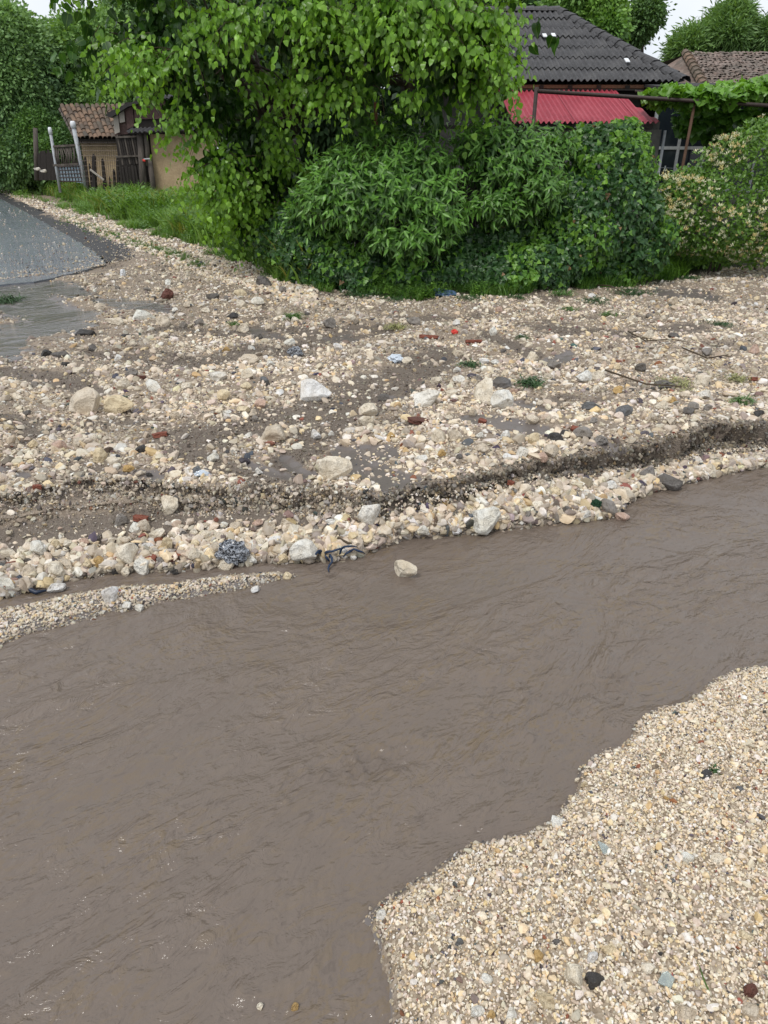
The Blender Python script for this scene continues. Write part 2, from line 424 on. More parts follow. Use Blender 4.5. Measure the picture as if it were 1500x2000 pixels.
def scatter(name, coll, P, rot, scl, tint, vid, parent=None, org=None):
    org = np.array(org if org is not None else (0, 0, 0), float)
    n = len(P); me = bpy.data.meshes.new(name); me.vertices.add(n)
    me.vertices.foreach_set('co', (P-org).astype(np.float32).ravel())
    for nm, ty, key, a in (('rot', 'FLOAT_VECTOR', 'vector', rot), ('scl', 'FLOAT_VECTOR', 'vector', scl)):
        q = me.attributes.new(nm, ty, 'POINT'); q.data.foreach_set(key, a.astype(np.float32).ravel())
    q = me.attributes.new('vid', 'INT', 'POINT'); q.data.foreach_set('value', vid.astype(np.int32))
    q = me.attributes.new('tint', 'FLOAT_COLOR', 'POINT')
    q.data.foreach_set('color', np.concatenate([tint, np.ones((n, 1))], 1).astype(np.float32).ravel())
    me.update()
    o = bpy.data.objects.new(name, me); link(o, parent, org)
    md = o.modifiers.new('scatter', 'NODES'); md.node_group = gn_group(coll)
    o['kind'] = 'stuff'
    return o
def eulers(X, Y, Z):
    """columns of the rotation -> XYZ euler (arrays n x 3)"""
    ry = -np.arcsin(np.clip(X[:, 2], -1, 1)); rx = np.arctan2(Y[:, 2], Z[:, 2]); rz = np.arctan2(X[:, 1], X[:, 0])
    return np.stack([rx, ry, rz], -1)
def norm(a): return a/np.maximum(np.linalg.norm(a, axis=-1, keepdims=True), 1e-9)
def leaf_rot(d, n):
    """leaf runs along d (local +y), face normal towards n (local +z)"""
    Y = norm(d); Z = norm(n - Y*(n*Y).sum(-1, keepdims=True)); X = np.cross(Y, Z)
    return eulers(X, Y, Z)

# ================================================================== THE LIE OF THE LAND
TOP = .25                                            # level of the gravel deposit above the creek
def curve(px, z):
    w_ = sorted(at(u, v, z)[:2] for u, v in px)
    return np.array([q[0] for q in w_]), np.array([q[1] for q in w_])
def cval(c, x):
    xs, ys = c
    y = np.interp(x, xs, ys)
    sl = (ys[-1]-ys[-3])/(xs[-1]-xs[-3]); sr = np.clip(x-xs[-1], 0, 6)
    y = y + sl*.6*sr
    sl2 = (ys[2]-ys[0])/(xs[2]-xs[0]); y = y - np.clip(sl2, 0, .3)*np.clip(xs[0]-x, 0, 4)
    return y
SH = curve([(0, 1168), (60, 1152), (150, 1136), (270, 1118), (450, 1106), (600, 1096), (690, 1084), (800, 1048), (950, 1036), (1080, 1022),
            (1200, 1012), (1240, 975), (1290, 957), (1380, 932), (1500, 908)], 0.0)
FTP = [(0, 1062, .11), (150, 1040, .11), (300, 1018, .11), (500, 1002, .12), (640, 990, .14), (700, 988, .19), (800, 980, .195), (900, 960, .19), (1000, 936, .18), (1100, 930, .15), (1200, 920, .11), (1250, 916, .09), (1330, 898, .085), (1400, 880, .085), (1500, 872, .085)]
_q = sorted(at(u, v, z) for u, v, z in FTP); FT = (np.array([a[0] for a in _q]), np.array([a[1] for a in _q])); FZ = np.array([a[2] for a in _q])
def foot_z(x): return np.interp(x, FT[0], FZ)
TP = curve([(0, 960), (120, 945), (220, 932), (330, 945), (450, 940), (600, 952), (700, 966), (800, 957), (900, 935), (1000, 906), (1100, 888),
            (1200, 868), (1300, 856), (1335, 836), (1420, 820), (1500, 816)], TOP)
def shore_y(x): return cval(SH, x) + .035*fbm(x*3.1, x*0+3, 3, 5)
def foot_y(x): return np.maximum(cval(FT, x) + .03*fbm(x*4, x*0+8, 3, 6), shore_y(x)+.10)
def top_y(x): return np.maximum(cval(TP, x) + .07*fbm(x*5, x*0+1, 5, 9), foot_y(x)+.03)
def poly_w(px, z): return np.array([at(u, v, z)[:2] for u, v in px])
def sdist(P, X, Y):
    """signed distance to polygon, positive inside"""
    d = np.full(X.shape, 1e9); ins = np.zeros(X.shape, bool); n = len(P)
    for i in range(n):
        ax, ay = P[i]; bx, by = P[(i+1) % n]; ex, ey = bx-ax, by-ay
        t = np.clip(((X-ax)*ex+(Y-ay)*ey)/(ex*ex+ey*ey+1e-12), 0, 1)
        d = np.minimum(d, np.hypot(X-ax-t*ex, Y-ay-t*ey))
        c = ((ay > Y) != (by > Y)) & (X < (bx-ax)*(Y-ay)/(by-ay+1e-12)+ax); ins ^= c
    return np.where(ins, d, -d)
NEAR = poly_w([(800, 2110), (770, 1970), (748, 1900), (738, 1830), (728, 1795), (775, 1755), (845, 1705), (920, 1658), (1010, 1640), (1070, 1600),
               (1120, 1560), (1135, 1515), (1185, 1478), (1245, 1405), (1345, 1372), (1400, 1328), (1470, 1310), (1560, 1296), (1760, 1240),
               (2300, 1180), (3600, 1150)], 0.0)
NEAR = np.vstack([NEAR, [[9, 2.0], [9, -1.6], [.4, -1.6], [.12, .2]]])
BAR = poly_w([(-160, 1262), (0, 1192), (90, 1172), (200, 1152), (330, 1142), (450, 1126), (540, 1118), (582, 1127), (520, 1142), (430, 1156),
              (330, 1178), (250, 1192), (215, 1196), (130, 1226), (60, 1240), (-40, 1282)], 0.0)
ROAD = [(-900, 640), (-300, 585), (0, 552), (120, 540), (235, 522), (275, 502), (262, 485), (200, 455), (130, 432), (70, 405), (20, 383), (0, 374), (-40, 362), (-300, 352), (-2000, 352)]
ROADW = poly_w(ROAD, TOP)
# things drawn on the deposit: sand = dark wet grit, silt = smooth grey mud, wet = hollows that hold water
SAND = [([(850, 700), (760, 745), (700, 768), (610, 800), (540, 822), (430, 850), (370, 880)], 26),
        ([(790, 745), (700, 790), (640, 840), (590, 880), (560, 905)], 20), ([(0, 722), (90, 735), (170, 750)], 14),
        ([(330, 712), (430, 700), (560, 678), (660, 650), (740, 640)], 13), ([(300, 640), (420, 650), (520, 640)], 8),
        ([(0, 800), (60, 830), (30, 870)], 10), ([(420, 905), (520, 935), (600, 948)], 12), ([(1060, 640), (1230, 655), (1350, 640)], 9),
        ([(640, 660), (560, 640)], 10), ([(940, 655), (1040, 690)], 8), ([(180, 690), (270, 700)], 8)]
SILT = [([(690, 895), (740, 925), (800, 945)], 22), ([(690, 870), (760, 880)], 14), ([(930, 815), (1000, 828), (1050, 835)], 12),
        ([(1290, 572), (1345, 570), (1400, 580)], 9), ([(250, 926), (300, 922)], 9), ([(490, 905), (560, 925)], 8), ([(560, 888), (600, 925)], 8),
        ([(1030, 790), (1070, 800)], 8), ([(1180, 870), (1240, 868)], 7), ([(640, 660), (700, 662)], 6), ([(505, 650), (545, 655)], 6),
        ([(0, 915), (30, 920)], 7), ([(750, 765), (790, 770)], 7), ([(1060, 700), (1120, 690)], 6)]
WET = [([(-200, 590), (0, 575), (60, 590), (110, 625)], 34), ([(-200, 680), (0, 665), (50, 635)], 28), ([(40, 545), (110, 556), (150, 575)], 14), ([(-100, 530), (40, 545)], 16),
       ([(205, 585), (250, 588), (330, 600)], 8)]
def strokes(U, V, S, soft=.6):
    m = np.zeros(U.shape)
    for pl, r in S:
        d = np.full(U.shape, 1e9)
        for (ax, ay), (bx, by) in zip(pl[:-1], pl[1:]):
            ay2, by2, V2 = ay*2.3, by*2.3, V*2.3; ex, ey = bx-ax, by2-ay2
            t = np.clip(((U-ax)*ex+(V2-ay2)*ey)/(ex*ex+ey*ey), 0, 1)
            d = np.minimum(d, np.hypot(U-ax-t*ex, V2-ay2-t*ey))
        r2 = r*2.0
        m = np.maximum(m, 1-sstep(r2*(1-soft), r2*(1+soft), d))
    return m
VERGE = curve([(-900, 345), (-100, 352), (60, 372), (150, 400), (230, 425), (330, 455), (420, 482), (520, 522), (600, 556), (720, 580),
               (860, 584), (1000, 570), (1150, 560), (1290, 553), (1420, 524), (1500, 519)], TOP)
def verge_y(x):
    xs, ys = VERGE
    return np.interp(x, xs, ys) + .06*fbm(x*2, x*0, 3, 31)
def masks(X, Y):
    U, V = proj(X, Y, TOP*np.ones_like(X))
    wob = 26*fbm(X*6, Y*7, 4, 40); U2 = U+wob*1.5; V2 = V+wob*.5
    sh, ft, tp = shore_y(X), foot_y(X), top_y(X)
    sand = strokes(U2, V2, SAND); silt = strokes(U2, V2, SILT); wet = strokes(U2, V2, WET)
    pat = fbm(X*1.7, Y*2.6, 4, 50)
    sand = np.maximum(sand, .6*sstep(.22, .5, pat)*(Y > tp))
    left = sstep(420, 150, U)*(Y > tp)
    sand = np.maximum(sand, left*.6*sstep(.05, .4, fbm(X*2.6, Y*4, 4, 51)))
    sl_ = sstep(760, 620, U)
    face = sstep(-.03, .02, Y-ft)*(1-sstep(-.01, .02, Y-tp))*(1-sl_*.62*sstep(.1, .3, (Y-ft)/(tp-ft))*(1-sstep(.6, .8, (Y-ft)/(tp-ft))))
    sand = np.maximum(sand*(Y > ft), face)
    sand = np.maximum(sand, .8*((Y > sh) & (Y < ft)))
    silt = np.maximum(silt, wet)*(Y > tp)
    soil = sstep(-.08, .12, Y-verge_y(X))
    near = sdist(NEAR, X, Y)
    sand = np.where(near > -.1, 0, sand); silt = np.where(near > -.1, 0, silt)
    under = np.where((Y < sh) & (near < 0), 1.0, 0.0)
    silt = np.maximum(silt, under*.9)
    return dict(sand=sand, silt=silt, soil=soil, wet=wet*(Y > tp), near=near, sh=sh, ft=ft, tp=tp, face=face)
def height(X, Y, mk=None):
    mk = mk or masks(X, Y)
    sh, ft, tp, near = mk['sh'], mk['ft'], mk['tp'], mk['near']
    rough = .018*fbm(X*4, Y*4, 4, 60) + .03*fbm(X*1.1, Y*1.1, 2, 61)
    fine = .008*fbm(X*22, Y*22, 3, 62)
    # creek bed, beach, scarp, deposit
    z = np.where(Y < sh, -.02 - .35*np.clip(sh-Y, 0, .5), 0)
    tb = np.clip((Y-sh)/(ft-sh), 0, 1); fz = foot_z(X); zb = fz*tb**.8 + .008*np.sin(tb*9)
    zb = zb + fine*1.5 + .02*fbm(X*6, Y*6, 3, 63)*tb
    z = np.where(Y >= sh, zb, z)
    ts = np.clip((Y-ft)/(tp-ft), 0, 1)
    # the left part of the scarp is a slumped double step, the right part a sharp wall
    u_, _ = proj(X, Y, TOP+0*X); slump = sstep(760, 620, u_)
    prof = (1-slump)*(ts**2.2) + slump*(.55*sstep(0, .45, ts)**.8 + .45*sstep(.72, .98, ts))
    zs = fz + (TOP-fz)*prof + fine*2 + .02*fbm(X*9, Y*9, 3, 64)*np.sin(ts*3.14)
    z = np.where(Y >= ft, zs, z)
    far = .012*np.clip(Y-11, 0, 60)
    zt = TOP + rough*(.25+.75*sstep(0, .5, Y-tp)) + fine
    zt = zt + mk['sand']*(-.02+.014*np.abs(fbm(X*17, Y*17, 3, 65))) - .02*mk['silt']
    zt = zt - .028*mk['wet'] + .016*mk['wet']*fbm(X*3, Y*3, 3, 66)
    rd = sdist(ROADW, X, Y); rb = sstep(-.25, .35, rd+.25*fbm(X*4, Y*4, 3, 41)); zt = zt*(1-rb)+(TOP-.035+rough*.2)*rb
    zt = zt + .10*sstep(0, .9, Y-verge_y(X))
    z = np.where(Y >= tp, zt, z)
    # pebble bar and the near bank
    b = sdist(BAR, X, Y) + .03*fbm(X*7, Y*7, 3, 67)
    z = np.maximum(z, np.where(b > -.2, -.012 + np.clip(b+.02, -.2, .07)*.42, -1))
    nb = near + .035*fbm(X*6, Y*6, 4, 68)
    zn = np.where(nb < 0, nb*.6, .008 + .085*(1-np.exp(-np.clip(nb, 0, 9)/.16)) + .018*fbm(X*5, Y*5, 3, 69)*sstep(0, .2, nb))
    z = np.where(near > -.3, np.maximum(np.where(near > -.12, -.4, z), zn), z)
    z = np.where(Y < -1.2, np.maximum(z, -.2+.25*sstep(-1.2, -3.0, Y)), z)
    return z

def axis(a, b, st, lo, hi, g=1.16):
    m = list(np.arange(a, b+1e-6, st)); s = st; x = b
    while x < hi: s *= g; x += s; m.append(x)
    s = st; x = a; l = []
    while x > lo: s *= g; x -= s; l.append(x)
    return np.array(l[::-1]+m)
gx = axis(-4.6, 5.6, .024, -600, 600, 1.08); gy = np.concatenate([axis(.55, 9.4, .022, -300, 9.4, 1.12), np.arange(9.45, 16, .06), 16+np.cumsum(.08*1.05**np.arange(135))])
X, Y = np.meshgrid(gx, gy)
mk = masks(X, Y); Z = height(X, Y, mk)
# the lip of the scarp overhangs: the top leans out over the creek, the face is washed in below it
lipw = 1+.9*fbm(X*7, Y*0, 3, 35)
dy_ = -(.030+.02*sstep(900, 1150, proj(X, Y, TOP+0*X)[0]))*np.exp(-((Y-mk['tp']-.012)/.03)**2)*lipw + .035*np.exp(-((Y-mk['tp']+.045)/.028)**2)
dy_ = dy_ + (.030*np.exp(-((Y-(mk['ft']+.36*(mk['tp']-mk['ft'])))/.025)**2)-.035*np.exp(-((Y-(mk['ft']+.46*(mk['tp']-mk['ft'])))/.025)**2))*sstep(760, 600, proj(X, Y, TOP+0*X)[0])
onf = np.exp(-((Y-mk['tp']+.03)/.07)**2)
dy_ = dy_ + onf*(.045*fbm(X*16, Z*16+Y*6, 3, 36)+.03*fbm(X*40, Z*30, 2, 37)); Zg = Z + onf*.02*fbm(X*30, Y*30, 3, 38)
gm = grid_mesh('ground', X, Y+dy_, Zg, M['ground'], dict(sand=mk['sand'], silt=mk['silt'], soil=mk['soil'], near=(mk['near'] > .02)*1.0))
tag(link(bpy.data.objects.new('ground', gm)), kind='structure')
GZ = Z; GM = mk
jj, ii = np.where((np.abs(Y[:-1]-mk['tp'][:-1]+.035) < .075) & (np.abs(X[:-1]) < 4.5)); FJ = RNG.integers(0, len(jj), 26000); jj, ii = jj[FJ], ii[FJ]; q_ = RNG.random(len(jj))
FX = X[jj, ii]+RNG.uniform(-.013, .013, len(jj)); FY = (Y+dy_)[jj, ii]*(1-q_)+(Y+dy_)[jj+1, ii]*q_; FZ_ = Zg[jj, ii]*(1-q_)+Zg[jj+1, ii]*q_
def H1(x, y):
    i = min(max(int(np.searchsorted(gx, x))-1, 0), len(gx)-2); j = min(max(int(np.searchsorted(gy, y))-1, 0), len(gy)-2)
    a = (x-gx[i])/(gx[i+1]-gx[i]); b = (y-gy[j])/(gy[j+1]-gy[j])
    return float((GZ[j, i]*(1-a)+GZ[j, i+1]*a)*(1-b)+(GZ[j+1, i]*(1-a)+GZ[j+1, i+1]*a)*b)

# ---- water of the creek: one rippled sheet
def water_z(X, Y):
    # the stream runs from the upper right to the lower left; ripples are drawn out along it
    ang = R(33); A = X*math.cos(ang)+Y*math.sin(ang); B = -X*math.sin(ang)+Y*math.cos(ang)
    B = B + .16*fbm(A*1.1, B*1.6, 3, 71)
    calm = sstep(-.25, .25, fbm(A*.8, B*1.2, 3, 74)); up = sstep(2.1, 3.1, Y+.25*X)
    z = .010*fbm(A*1.6, B*3.4, 3, 72)
    z = z + (.35+.65*calm)*(1-.5*up)*(.006*fbm(A*5+2*fbm(A*2, B*2, 2, 76), B*13, 4, 73))
    Xw = X+.12*fbm(X*2, Y*2, 2, 170); Yw = Y+.07*fbm(X*2.5, Y*2.5, 2, 171)
    z = z + up*(.4+.6*calm)*(.0075*fbm(Xw*4.5-Yw*2, Yw*15+Xw*2, 3, 172)+.0032*fbm(Xw*12, Yw*34, 3, 173))
    z = z + .0030*(1-calm)*(1-up)*fbm(A*10, B*14, 4, 174)
    r_ = 1-np.abs(fbm(A*1.1, B*4.2, 3, 77))*6; z = z + .0085*np.clip(r_, 0, 1)**4*sstep(-.1, .2, fbm(A*1.5, B*1.5, 2, 79))
    for (u, v, rad, amp) in ((700, 1492, .13, .040), (1195, 1335, .11, .032), (770, 1480, .08, .018), (410, 1640, .10, .010), (1270, 1215, .10, .012),
                             (640, 1590, .07, .007), (965, 1425, .05, .006), (1060, 1455, .05, .006), (400, 1860, .1, .008)):
        cx, cy, _ = at(u, v, 0)
        a = (X-cx)*math.cos(R(18))+(Y-cy)*math.sin(R(18)); b = -(X-cx)*math.sin(R(18))+(Y-cy)*math.cos(R(18))
        d2 = (a/1.35)**2+(b/.6)**2; d = np.sqrt(d2)
        e = np.exp(-d2/(rad*rad))
        rg_ = np.clip(1-np.abs(fbm(a*11+2*fbm(X*8, Y*8, 2, 78), b*24, 3, 79))*4.5, 0, 1)**1.4
        z = z + amp*e*(rg_*.62-.45) + amp*.35*np.exp(-((b-rad*.32-.18*a*a/rad)/(rad*.10))**2-(a/(rad*.9))**2)*(.7+.8*fbm(X*30, Y*30, 3, 81))
    return z
wx = axis(-2.8, 3.2, .013, -60, 60, 1.2); wy = axis(.7, 4.7, .013, -6, 30, 1.2)
X, Y = np.meshgrid(wx, wy)
fade = np.exp(-np.clip(np.hypot(np.clip(np.abs(X)-3, 0, 99), np.clip(np.abs(Y-2.7)-2, 0, 99)), 0, 50))
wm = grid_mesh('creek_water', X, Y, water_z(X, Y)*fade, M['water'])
tag(link(bpy.data.objects.new('creek_water', wm)), kind='structure')
# ---- shallow run-off over the left of the deposit
pw = poly_w([(-700, 560), (0, 528), (130, 545), (230, 560), (340, 590), (330, 622), (200, 625), (120, 655), (60, 685), (0, 705), (-700, 760)], TOP)
x0, y0 = pw.min(0); x1, y1 = pw.max(0)
X, Y = np.meshgrid(np.arange(x0, x1, .04), np.arange(y0, y1, .04))
sdp = sdist(pw, X, Y)
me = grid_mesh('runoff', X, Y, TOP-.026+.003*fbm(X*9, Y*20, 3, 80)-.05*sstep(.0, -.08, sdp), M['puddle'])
tag(link(bpy.data.objects.new('puddle', me)), kind='structure')
# ---- asphalt road at the left, with its broken dark edge
def sheet(name, px, z, mat, thick=.03, step=.25, kind='structure', jag=0.0):
    P = poly_w(px, z)
    if jag:
        Q = []
        for i in range(len(P)):
            a = P[i]; b = P[(i+1) % len(P)]; L_ = np.hypot(*(b-a)); n = int(min(40, max(1, L_/.12))) if L_ < 12 else 1
            for k in range(n):
                q = a+(b-a)*k/n
                if n > 1: q = q+np.array([random.uniform(-jag, jag), random.uniform(-jag, jag)])
                Q.append(q)
        P = np.array(Q)
    bm = bmesh.new(); vs = [bm.verts.new((x, y, z)) for x, y in P]
    f = bm.faces.new(vs)
    if f.normal.z < 0: f.normal_flip()
    bmesh.ops.triangulate(bm, faces=[f]); r = bmesh.ops.extrude_face_region(bm, geom=bm.faces[:])
    for q in r['geom']:
        if isinstance(q, bmesh.types.BMVert): q.co.z -= thick
    bmesh.ops.recalc_face_normals(bm, faces=bm.faces[:])
    me = bpy.data.meshes.new(name); bm.to_mesh(me); bm.free(); me.materials.append(mat)
    o = bpy.data.objects.new(name, me); link(o)
    return tag(o, kind=kind)
sheet('asphalt_road', [(-900, 610), (-200, 566), (0, 556), (70, 550), (140, 534), (205, 516), (190, 494), (150, 470), (100, 442), (50, 414), (0, 388), (-60, 368), (-400, 352), (-2500, 350)], TOP-.006, M['road'], jag=.03)
sheet('road_edge', [(60, 500), (130, 515), (200, 512), (240, 508), (274, 498), (268, 485), (215, 462), (150, 440), (100, 420), (60, 402), (20, 384), (0, 376), (-60, 366), (-100, 380), (0, 420)], TOP-.014, M['dark_asphalt'], jag=.12)

# ================================================================== STONES
def rock_mesh(name, seed, sub=2, cuts=11, lo=.55, hi=.92, nz_=.05, sc=(1, .8, .62), smooth=False, mat=None):
    rg = np.random.default_rng(seed); bm = bmesh.new(); bmesh.ops.create_icosphere(bm, subdivisions=sub, radius=1)
    co = np.array([v.co[:] for v in bm.verts])
    for _ in range(cuts):
        n = norm(rg.normal(size=3)); d = rg.uniform(lo, hi)
        k = np.maximum(0, co@n-d); co -= k[:, None]*n*.97
    if nz_:
        for o_ in (1.3, 3.1, 6.5):
            off = rg.uniform(0, 50, 3)
            from mathutils import noise as mn
            dsp = np.array([mn.noise(Vector(c*o_+off)) for c in co])
            co *= (1+nz_*2.2/o_*dsp)[:, None]
    co = co*np.array(sc)*rg.uniform(.85, 1.15, 3); co /= np.abs(co).max()*2      # longest extent = 1
    for v, c in zip(bm.verts, co): v.co = c
    me = bpy.data.meshes.new(name); bm.to_mesh(me); bm.free()
    if smooth: me.shade_smooth()
    me.materials.append(mat); return me
PEB = proto_coll('pebble_shape', [rock_mesh('pebble', 100+k, 2, 9+k % 6, .38, .82, 0, (1, .85-.03*(k % 4), .5+.06*(k % 5)), mat=M['stone_i']) for k in range(14)])
BIGM = [rock_mesh('rock', 300+k, 4, 9+k % 5, .46, .8, .04, (1, .85-.05*(k % 4), .6+.05*(k % 5)), smooth=False, mat=M['stone']) for k in range(12)]
MEDM = [rock_mesh('stone', 400+k, 3, 9+k % 5, .44, .8, .02, (1, .85-.05*(k % 4), .55+.06*(k % 5)), mat=M['stone']) for k in range(16)]
PAL = np.array([1.12, 1.11, 1.15])*np.array([(.66, .585, .45), (.60, .53, .41), (.71, .645, .52), (.54, .465, .355), (.68, .56, .36), (.60, .45, .25), (.70, .67, .60),
                (.44, .385, .31), (.34, .30, .255), (.07, .07, .075), (.10, .105, .115), (.25, .095, .06), (.19, .15, .12), (.74, .70, .62)])
PWF = np.array([16, 16, 13, 14, 8, 2.5, 8, 9, 6, 1.3, 1.3, 1.0, 2.5, 5.])
PWN = np.array([20, 15, 17, 9, 14, 4.5, 9, 4, 2.2, 1.3, 1.2, .9, 1.0, 8.])
def pal(n, wgt, var=.09):
    c = PAL[RNG.choice(len(PAL), n, p=wgt/wgt.sum())]
    return np.clip(c*(1+RNG.normal(0, var, (n, 1)))+RNG.normal(0, .012, (n, 3)), .01, .85)
def place_stones(name, X, Y, s, tint, sink=.28, flat=.5, zoff=0, wetness=None):
    n = len(X); Z = height(X, Y)
    rot = np.stack([RNG.normal(0, flat, n), RNG.normal(0, flat, n), RNG.uniform(0, 6.28, n)], -1)
    sc = s[:, None]*np.stack([RNG.uniform(.85, 1.25, n), RNG.uniform(.8, 1.15, n), RNG.uniform(.75, 1.2, n)], -1)
    P = np.stack([X, Y, Z+s*(.5*.62-sink)+zoff], -1)
    tint = tint*(.55+.45*sstep(.002, .028, Z))[:, None]
    on_road = sdist(ROADW, X, Y) > .1
    P[:, 2] = np.where(on_road & (Y > 8), np.maximum(P[:, 2], TOP-.006+s*.15), P[:, 2])
    return scatter(name, PEB, P, rot, sc, tint, RNG.integers(0, 14, n))
def infl(X, Y, m=160):
    U, V = proj(X, Y, TOP+0*X); return (U > -m) & (U < 1500+m)
# 1 -- the deposit
def sample(n, y0, y1, pw=1.0):
    Yq = y0+(y1-y0)*RNG.random(n)**pw; Xq = RNG.uniform(-1, 1, n)*(1.2+.66*Yq); return Xq, Yq
def deposit(n, s0, s1, k, dens_sand, dens_silt, name, ymax=13.5, pwr=1.35, pile=0):
    Xq, Yq = sample(n, 3.0, ymax, pwr)
    m = masks(Xq, Yq); on = (Yq > m['tp']+.01) & (Yq < verge_y(Xq)+.1)
    cl = fbm(Xq*1.6, Yq*2.2, 3, 90)
    d = np.clip(.85+.9*cl, .35, 1.0); d = d*(1-m['sand']*(1-dens_sand))*(1-m['silt']*(1-dens_silt))*(1-.85*m['wet'])
    rd = sdist(ROADW, Xq, Yq); d = np.where(rd > -.02, np.where(s1 < .03, .02+.55*np.exp(-np.clip(rd, 0, 9)/.22), .006), d)
    keep = on & (RNG.random(n) < d); Xq, Yq = Xq[keep], Yq[keep]; sa = m['sand'][keep]
    s = s0*(s1/s0)**(RNG.random(len(Xq))**k)
    t = pal(len(Xq), PWF)
    t = t*(1-(.70*sa*(s < .032)*RNG.random(len(Xq))**.35))[:, None]
    dirt = sstep(-.1, .35, fbm(Xq*2, Yq*3, 3, 91)); t = t*(1-.26*dirt)[:, None]
    lf = sstep(500, 150, proj(Xq, Yq, TOP+0*Xq)[0]); t = t*(1-.12*lf)[:, None]
    place_stones(name, Xq, Yq, s, t)
deposit(150000, .008, .022, 1.2, .42, .10, 'gravel', 12.5, 1.35)
deposit(26000, .02, .07, 1.3, .5, .3, 'gravel', 26, .9)
deposit(72000, .018, .045, 1.35, .22, .06, 'gravel')
deposit(13500, .042, .088, 1.5, .10, .05, 'gravel')
# the strip of washed-out stones between road and verge, and debris on the asphalt
def pix_area(n, fu, name, s0, s1, k, wgt=PWF, mul=1.0, sink=.2):
    U, V = fu(n); a, b = (U-750)/F, (V-1000)/F; t = (TOP-CAMH)/(-SP-b*CP); Xq, Yq = a*t, (CP-b*SP)*t
    place_stones(name, Xq, Yq, s0*(s1/s0)**(RNG.random(n)**k), pal(n, wgt)*mul, sink, .6)
def strip(n):
    U = RNG.uniform(-20, 620, n); up = np.interp(U, [0, 60, 150, 230, 330, 420, 520, 600], [364, 384, 410, 432, 462, 490, 528, 560]); lo = np.interp(U, [0, 60, 150, 270, 400, 600], [374, 402, 440, 490, 540, 600])
    return U, up+(lo-up)*RNG.random(n)
pix_area(9000, strip, 'gravel', .025, .085, 1.3)
def onroad(n):
    U = RNG.uniform(-60, 285, n); lo = np.interp(U, [-60, 0, 120, 200, 278], [556, 545, 532, 518, 500]); up = np.interp(U, [-60, 0, 70, 130, 190, 278], [366, 376, 405, 433, 456, 498])
    t = RNG.random(n); e = RNG.random(n) < .5; t = np.where(e, t**3.2, 1-t**3.2); return U, lo+(up-lo)*t
pix_area(2000, onroad, 'gravel', .012, .045, 1.8, mul=.8)
# clods of wet dark grit along the tracks
Xq, Yq = sample(90000, 3.0, 12, 1.2); m = masks(Xq, Yq); kq = (Yq > m['tp']) & (RNG.random(len(Xq)) < .9*m['sand']-m['silt']); Xq, Yq = Xq[kq], Yq[kq]
place_stones('clods', Xq, Yq, .007*(3.6**(RNG.random(len(Xq))**1.8)), np.array([.15, .12, .098])*(1+RNG.normal(0, .22, (len(Xq), 1))).clip(.3, 2), .25, 1.0)
# 2 -- the cobble slope below the scarp and the scarp face itself
def slope(n, s0, s1, k, a, b, name, sandy=1.0, face=0.0):
    Xq = RNG.uniform(-3.6, 4.6, n); sh, ft, tp = shore_y(Xq), foot_y(Xq), top_y(Xq)
    t_ = RNG.random(n); u_, _ = proj(Xq, ft, .1+0*Xq); slump = sstep(760, 620, u_)
    if face: Yq = ft+(tp-ft)*t_; keep = RNG.random(n) < face
    else:
        Yq = sh+a+(ft-.02-s1*.3+b-sh-a)*t_
        dn = np.clip(1-slump*sstep(.55, .95, t_)*.8, .12, 1); keep = RNG.random(n) < dn
    Xq, Yq = Xq[keep], Yq[keep]; s = s0*(s1/s0)**(RNG.random(len(Xq))**k)
    t = pal(len(Xq), PWF)*(.60+.45*RNG.random((len(Xq), 1))**.7)
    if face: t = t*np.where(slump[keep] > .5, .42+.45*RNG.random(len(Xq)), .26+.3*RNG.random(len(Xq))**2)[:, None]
    place_stones(name, Xq, Yq-(.035*sstep(.3, .8, ((Yq-foot_y(Xq))/(top_y(Xq)-foot_y(Xq)))) if face else 0), s, t, .22 if not face else .12, .7)
slope(13000, .010, .026, 1.1, -.03, .04, 'cobbles')
slope(7200, .028, .062, 1.0, -.01, .0, 'cobbles')
slope(1500, .05, .092, 1.2, .0, -.02, 'cobbles')
sf = .006*(5.5**(RNG.random(len(FX))**1.9)); uF, _v = proj(FX, FY, FZ_)
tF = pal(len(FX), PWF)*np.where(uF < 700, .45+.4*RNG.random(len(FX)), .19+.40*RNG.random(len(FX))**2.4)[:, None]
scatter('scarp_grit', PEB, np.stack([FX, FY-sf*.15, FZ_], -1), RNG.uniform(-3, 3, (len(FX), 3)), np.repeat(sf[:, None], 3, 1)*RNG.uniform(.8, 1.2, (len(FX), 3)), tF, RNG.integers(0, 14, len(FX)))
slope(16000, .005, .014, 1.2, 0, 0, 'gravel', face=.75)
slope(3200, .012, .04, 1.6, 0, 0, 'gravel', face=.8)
# 3 -- pebble bar
n = 16000; bx0, by0 = BAR.min(0); bx1, by1 = BAR.max(0)
Xq = RNG.uniform(bx0, bx1, n); Yq = RNG.uniform(by0, by1, n)
b = sdist(BAR, Xq, Yq) + .03*fbm(Xq*7, Yq*7, 3, 67); keep = (b > -.015) & (RNG.random(n) < .35+.65*sstep(-.02, .04, b)); Xq, Yq = Xq[keep], Yq[keep]
place_stones('pebbles', Xq, Yq, .007*(3.4**(RNG.random(len(Xq))**2)), pal(len(Xq), PWN), .25, .6, .002)
